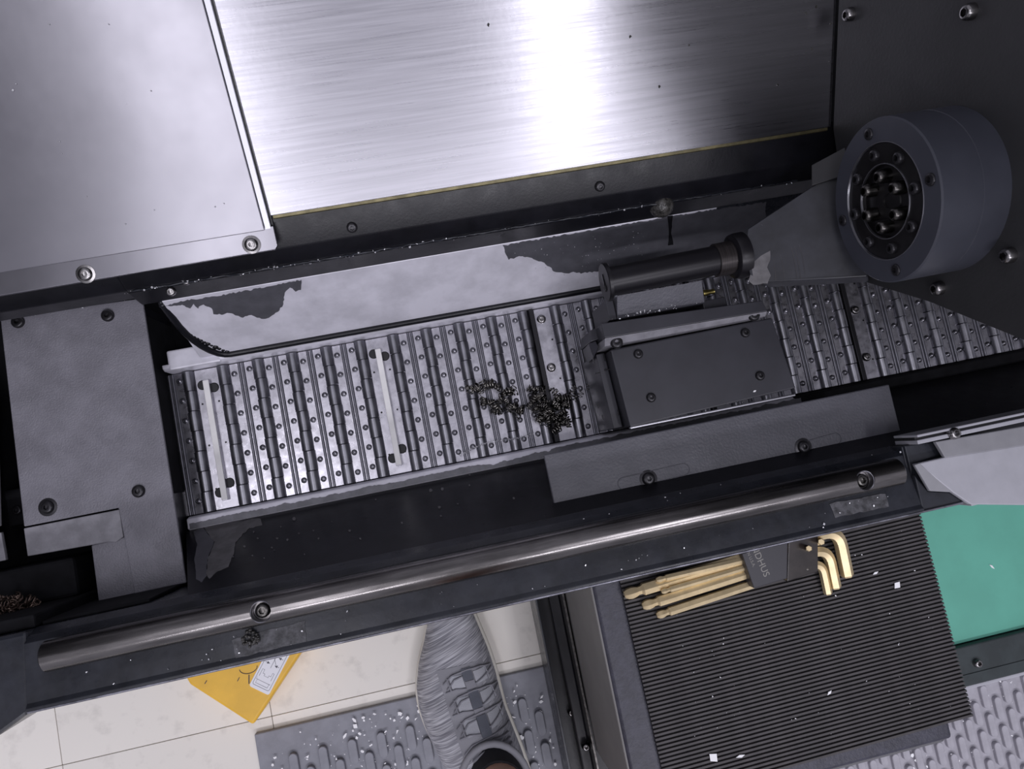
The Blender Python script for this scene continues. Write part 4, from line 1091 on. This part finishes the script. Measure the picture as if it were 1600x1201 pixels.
def specks(name, label, spots, m, seed, rmin, rmax, cat='metal chips'):
    b = MB(); rnd = random.Random(seed)
    for p in spots:
        k = rnd.choice((3, 4, 4, 5)); a0 = rnd.random() * 6; r_ = rmin + (rmax - rmin) * rnd.random() ** 2.5; el = rnd.uniform(0.35, 1.0); th = rnd.random() * pi
        pp = []
        for i in range(k):
            a = a0 + 2 * pi * i / k; q = r_ * rnd.uniform(0.7, 1.2)
            x, y = q * cos(a), q * sin(a) * el
            pp.append(Vector(p) + Vector((x * cos(th) - y * sin(th), x * sin(th) + y * cos(th), rnd.uniform(0, 0.0006) + 0.0004)))
        b.solid(pp, (0, 0, -0.0004))
    return b.build(name, m, None, None, label=label, cat=cat, kind='stuff')
rnd = random.Random(12)
# chips on the machine's ledges
sp_ = []
for k in range(70):
    x = rnd.choice((rnd.uniform(-0.27, 0.42), rnd.gauss(-0.20, 0.05), rnd.gauss(-0.08, 0.05)))
    sp_.append((x, 0.2165 + rnd.uniform(-0.002, 0.002), 0.3015))
specks('metal_chips', 'fine bright chips scattered along the black rear angle', sp_, M['chip'], 51, 0.0004, 0.0016)
sp_ = [(x, 0.109 + rnd.uniform(-0.002, 0.003), 0.2815) for x in [rnd.gauss(0.245, 0.022) for _ in range(34)]]
specks('metal_chips', 'bright chips caught between black shaft saddle and clamp rail', sp_, M['chip'], 52, 0.0005, 0.0018)
sp_ = [rw_pt(rnd.uniform(800, 1010), rnd.uniform(360, 432), 0.001) for _ in range(80)]
sp_ = [p for p in sp_ if p.z < 0.262]
specks('metal_chips', 'tiny bright specks on the dark paint behind the shaft', sp_, M['chip'], 53, 0.0003, 0.0008)
sp_ = [(rnd.uniform(-0.38, 0.42), rnd.uniform(-0.139, -0.119), 0.327) for _ in range(46)] + [(rnd.uniform(0.08, 0.48), rnd.uniform(-0.084, -0.078), 0.3215) for _ in range(8)]
specks('metal_chips', 'sparse bright chips on the oily black front sill', sp_, M['chip'], 54, 0.0004, 0.0014)
sp_ = [(rnd.gauss(-0.365, 0.03), 0.2385 + rnd.uniform(-0.003, 0.004), 0.2125) for _ in range(50)]
specks('metal_chips', 'wet chips along the top edge of the left cover plate', sp_, M['chip'], 55, 0.0005, 0.002)
# scraps on floor mats and ribbed mat
sp_ = []
for k in range(230):
    sp_.append((rnd.uniform(-0.30, -0.10), -0.312 - 0.11 * rnd.random() ** 0.8, 0.0118))
for k in range(60):
    sp_.append((rnd.uniform(0.015, 0.064), -0.32 - 0.13 * rnd.random(), 0.0118))
specks('plastic_scraps', 'white scraps littering the dark grey mat beside the shoe', sp_, M['scrap'], 61, 0.0006, 0.0042, 'scraps')
sp_ = [(rnd.uniform(0.48, 0.86), -0.47 - 0.12 * rnd.random(), 0.0118) for _ in range(110)]
specks('plastic_scraps', 'small white scraps on the lighter mat at lower right', sp_, M['scrap'], 62, 0.0006, 0.0036, 'scraps')
sp_ = [cm_ + Vector((rnd.uniform(-0.15, 0.16), rnd.uniform(-0.10, 0.10), 0.0056)) for _ in range(60)]
specks('plastic_scraps', 'tiny white specks scattered over the ribbed rubber mat', sp_, M['scrap'], 63, 0.0003, 0.0011, 'scraps')
def scrap(px, py, z, r_, el, th, label):
    p = at(px, py, z); rr = random.Random(px)
    pp = [p + Vector((r_ * cos(a) * cos(th) - r_ * el * sin(a) * sin(th), r_ * cos(a) * sin(th) + r_ * el * sin(a) * cos(th), 0.0003)) * 1.0 for a in (0.3, 1.7, 3.3, 4.9)]
    MB().solid(pp, (0, 0, -0.0008)).build('plastic_scrap', M['scrap'], None, None, label=label, cat='scrap')
scrap(1402, 914, 0.2768, 0.0046, 0.8, 0.5, 'white angular scrap on the ribbed mat, right of the hex keys')
scrap(1115, 1183, 0.2768, 0.0056, 0.85, 2.0, 'largest white scrap, near the front left of the ribbed mat')
scrap(1157, 1181, 0.2768, 0.0050, 0.3, 0.0, 'thin white sliver beside the largest scrap on the ribbed mat')
scrap(1368, 895, 0.2768, 0.0036, 0.35, 0.2, 'small white sliver left of the angular scrap')
scrap(1296, 1082, 0.2768, 0.0034, 0.4, 0.5, 'small white sliver in the middle of the ribbed mat')
scrap(1550, 885, 0.0128, 0.0050, 0.3, 2.2, 'white sliver lying on the green board')
scrap(1179, 611, 0.2606, 0.0022, 0.5, 0.2, 'pale flake on the tailstock block top')
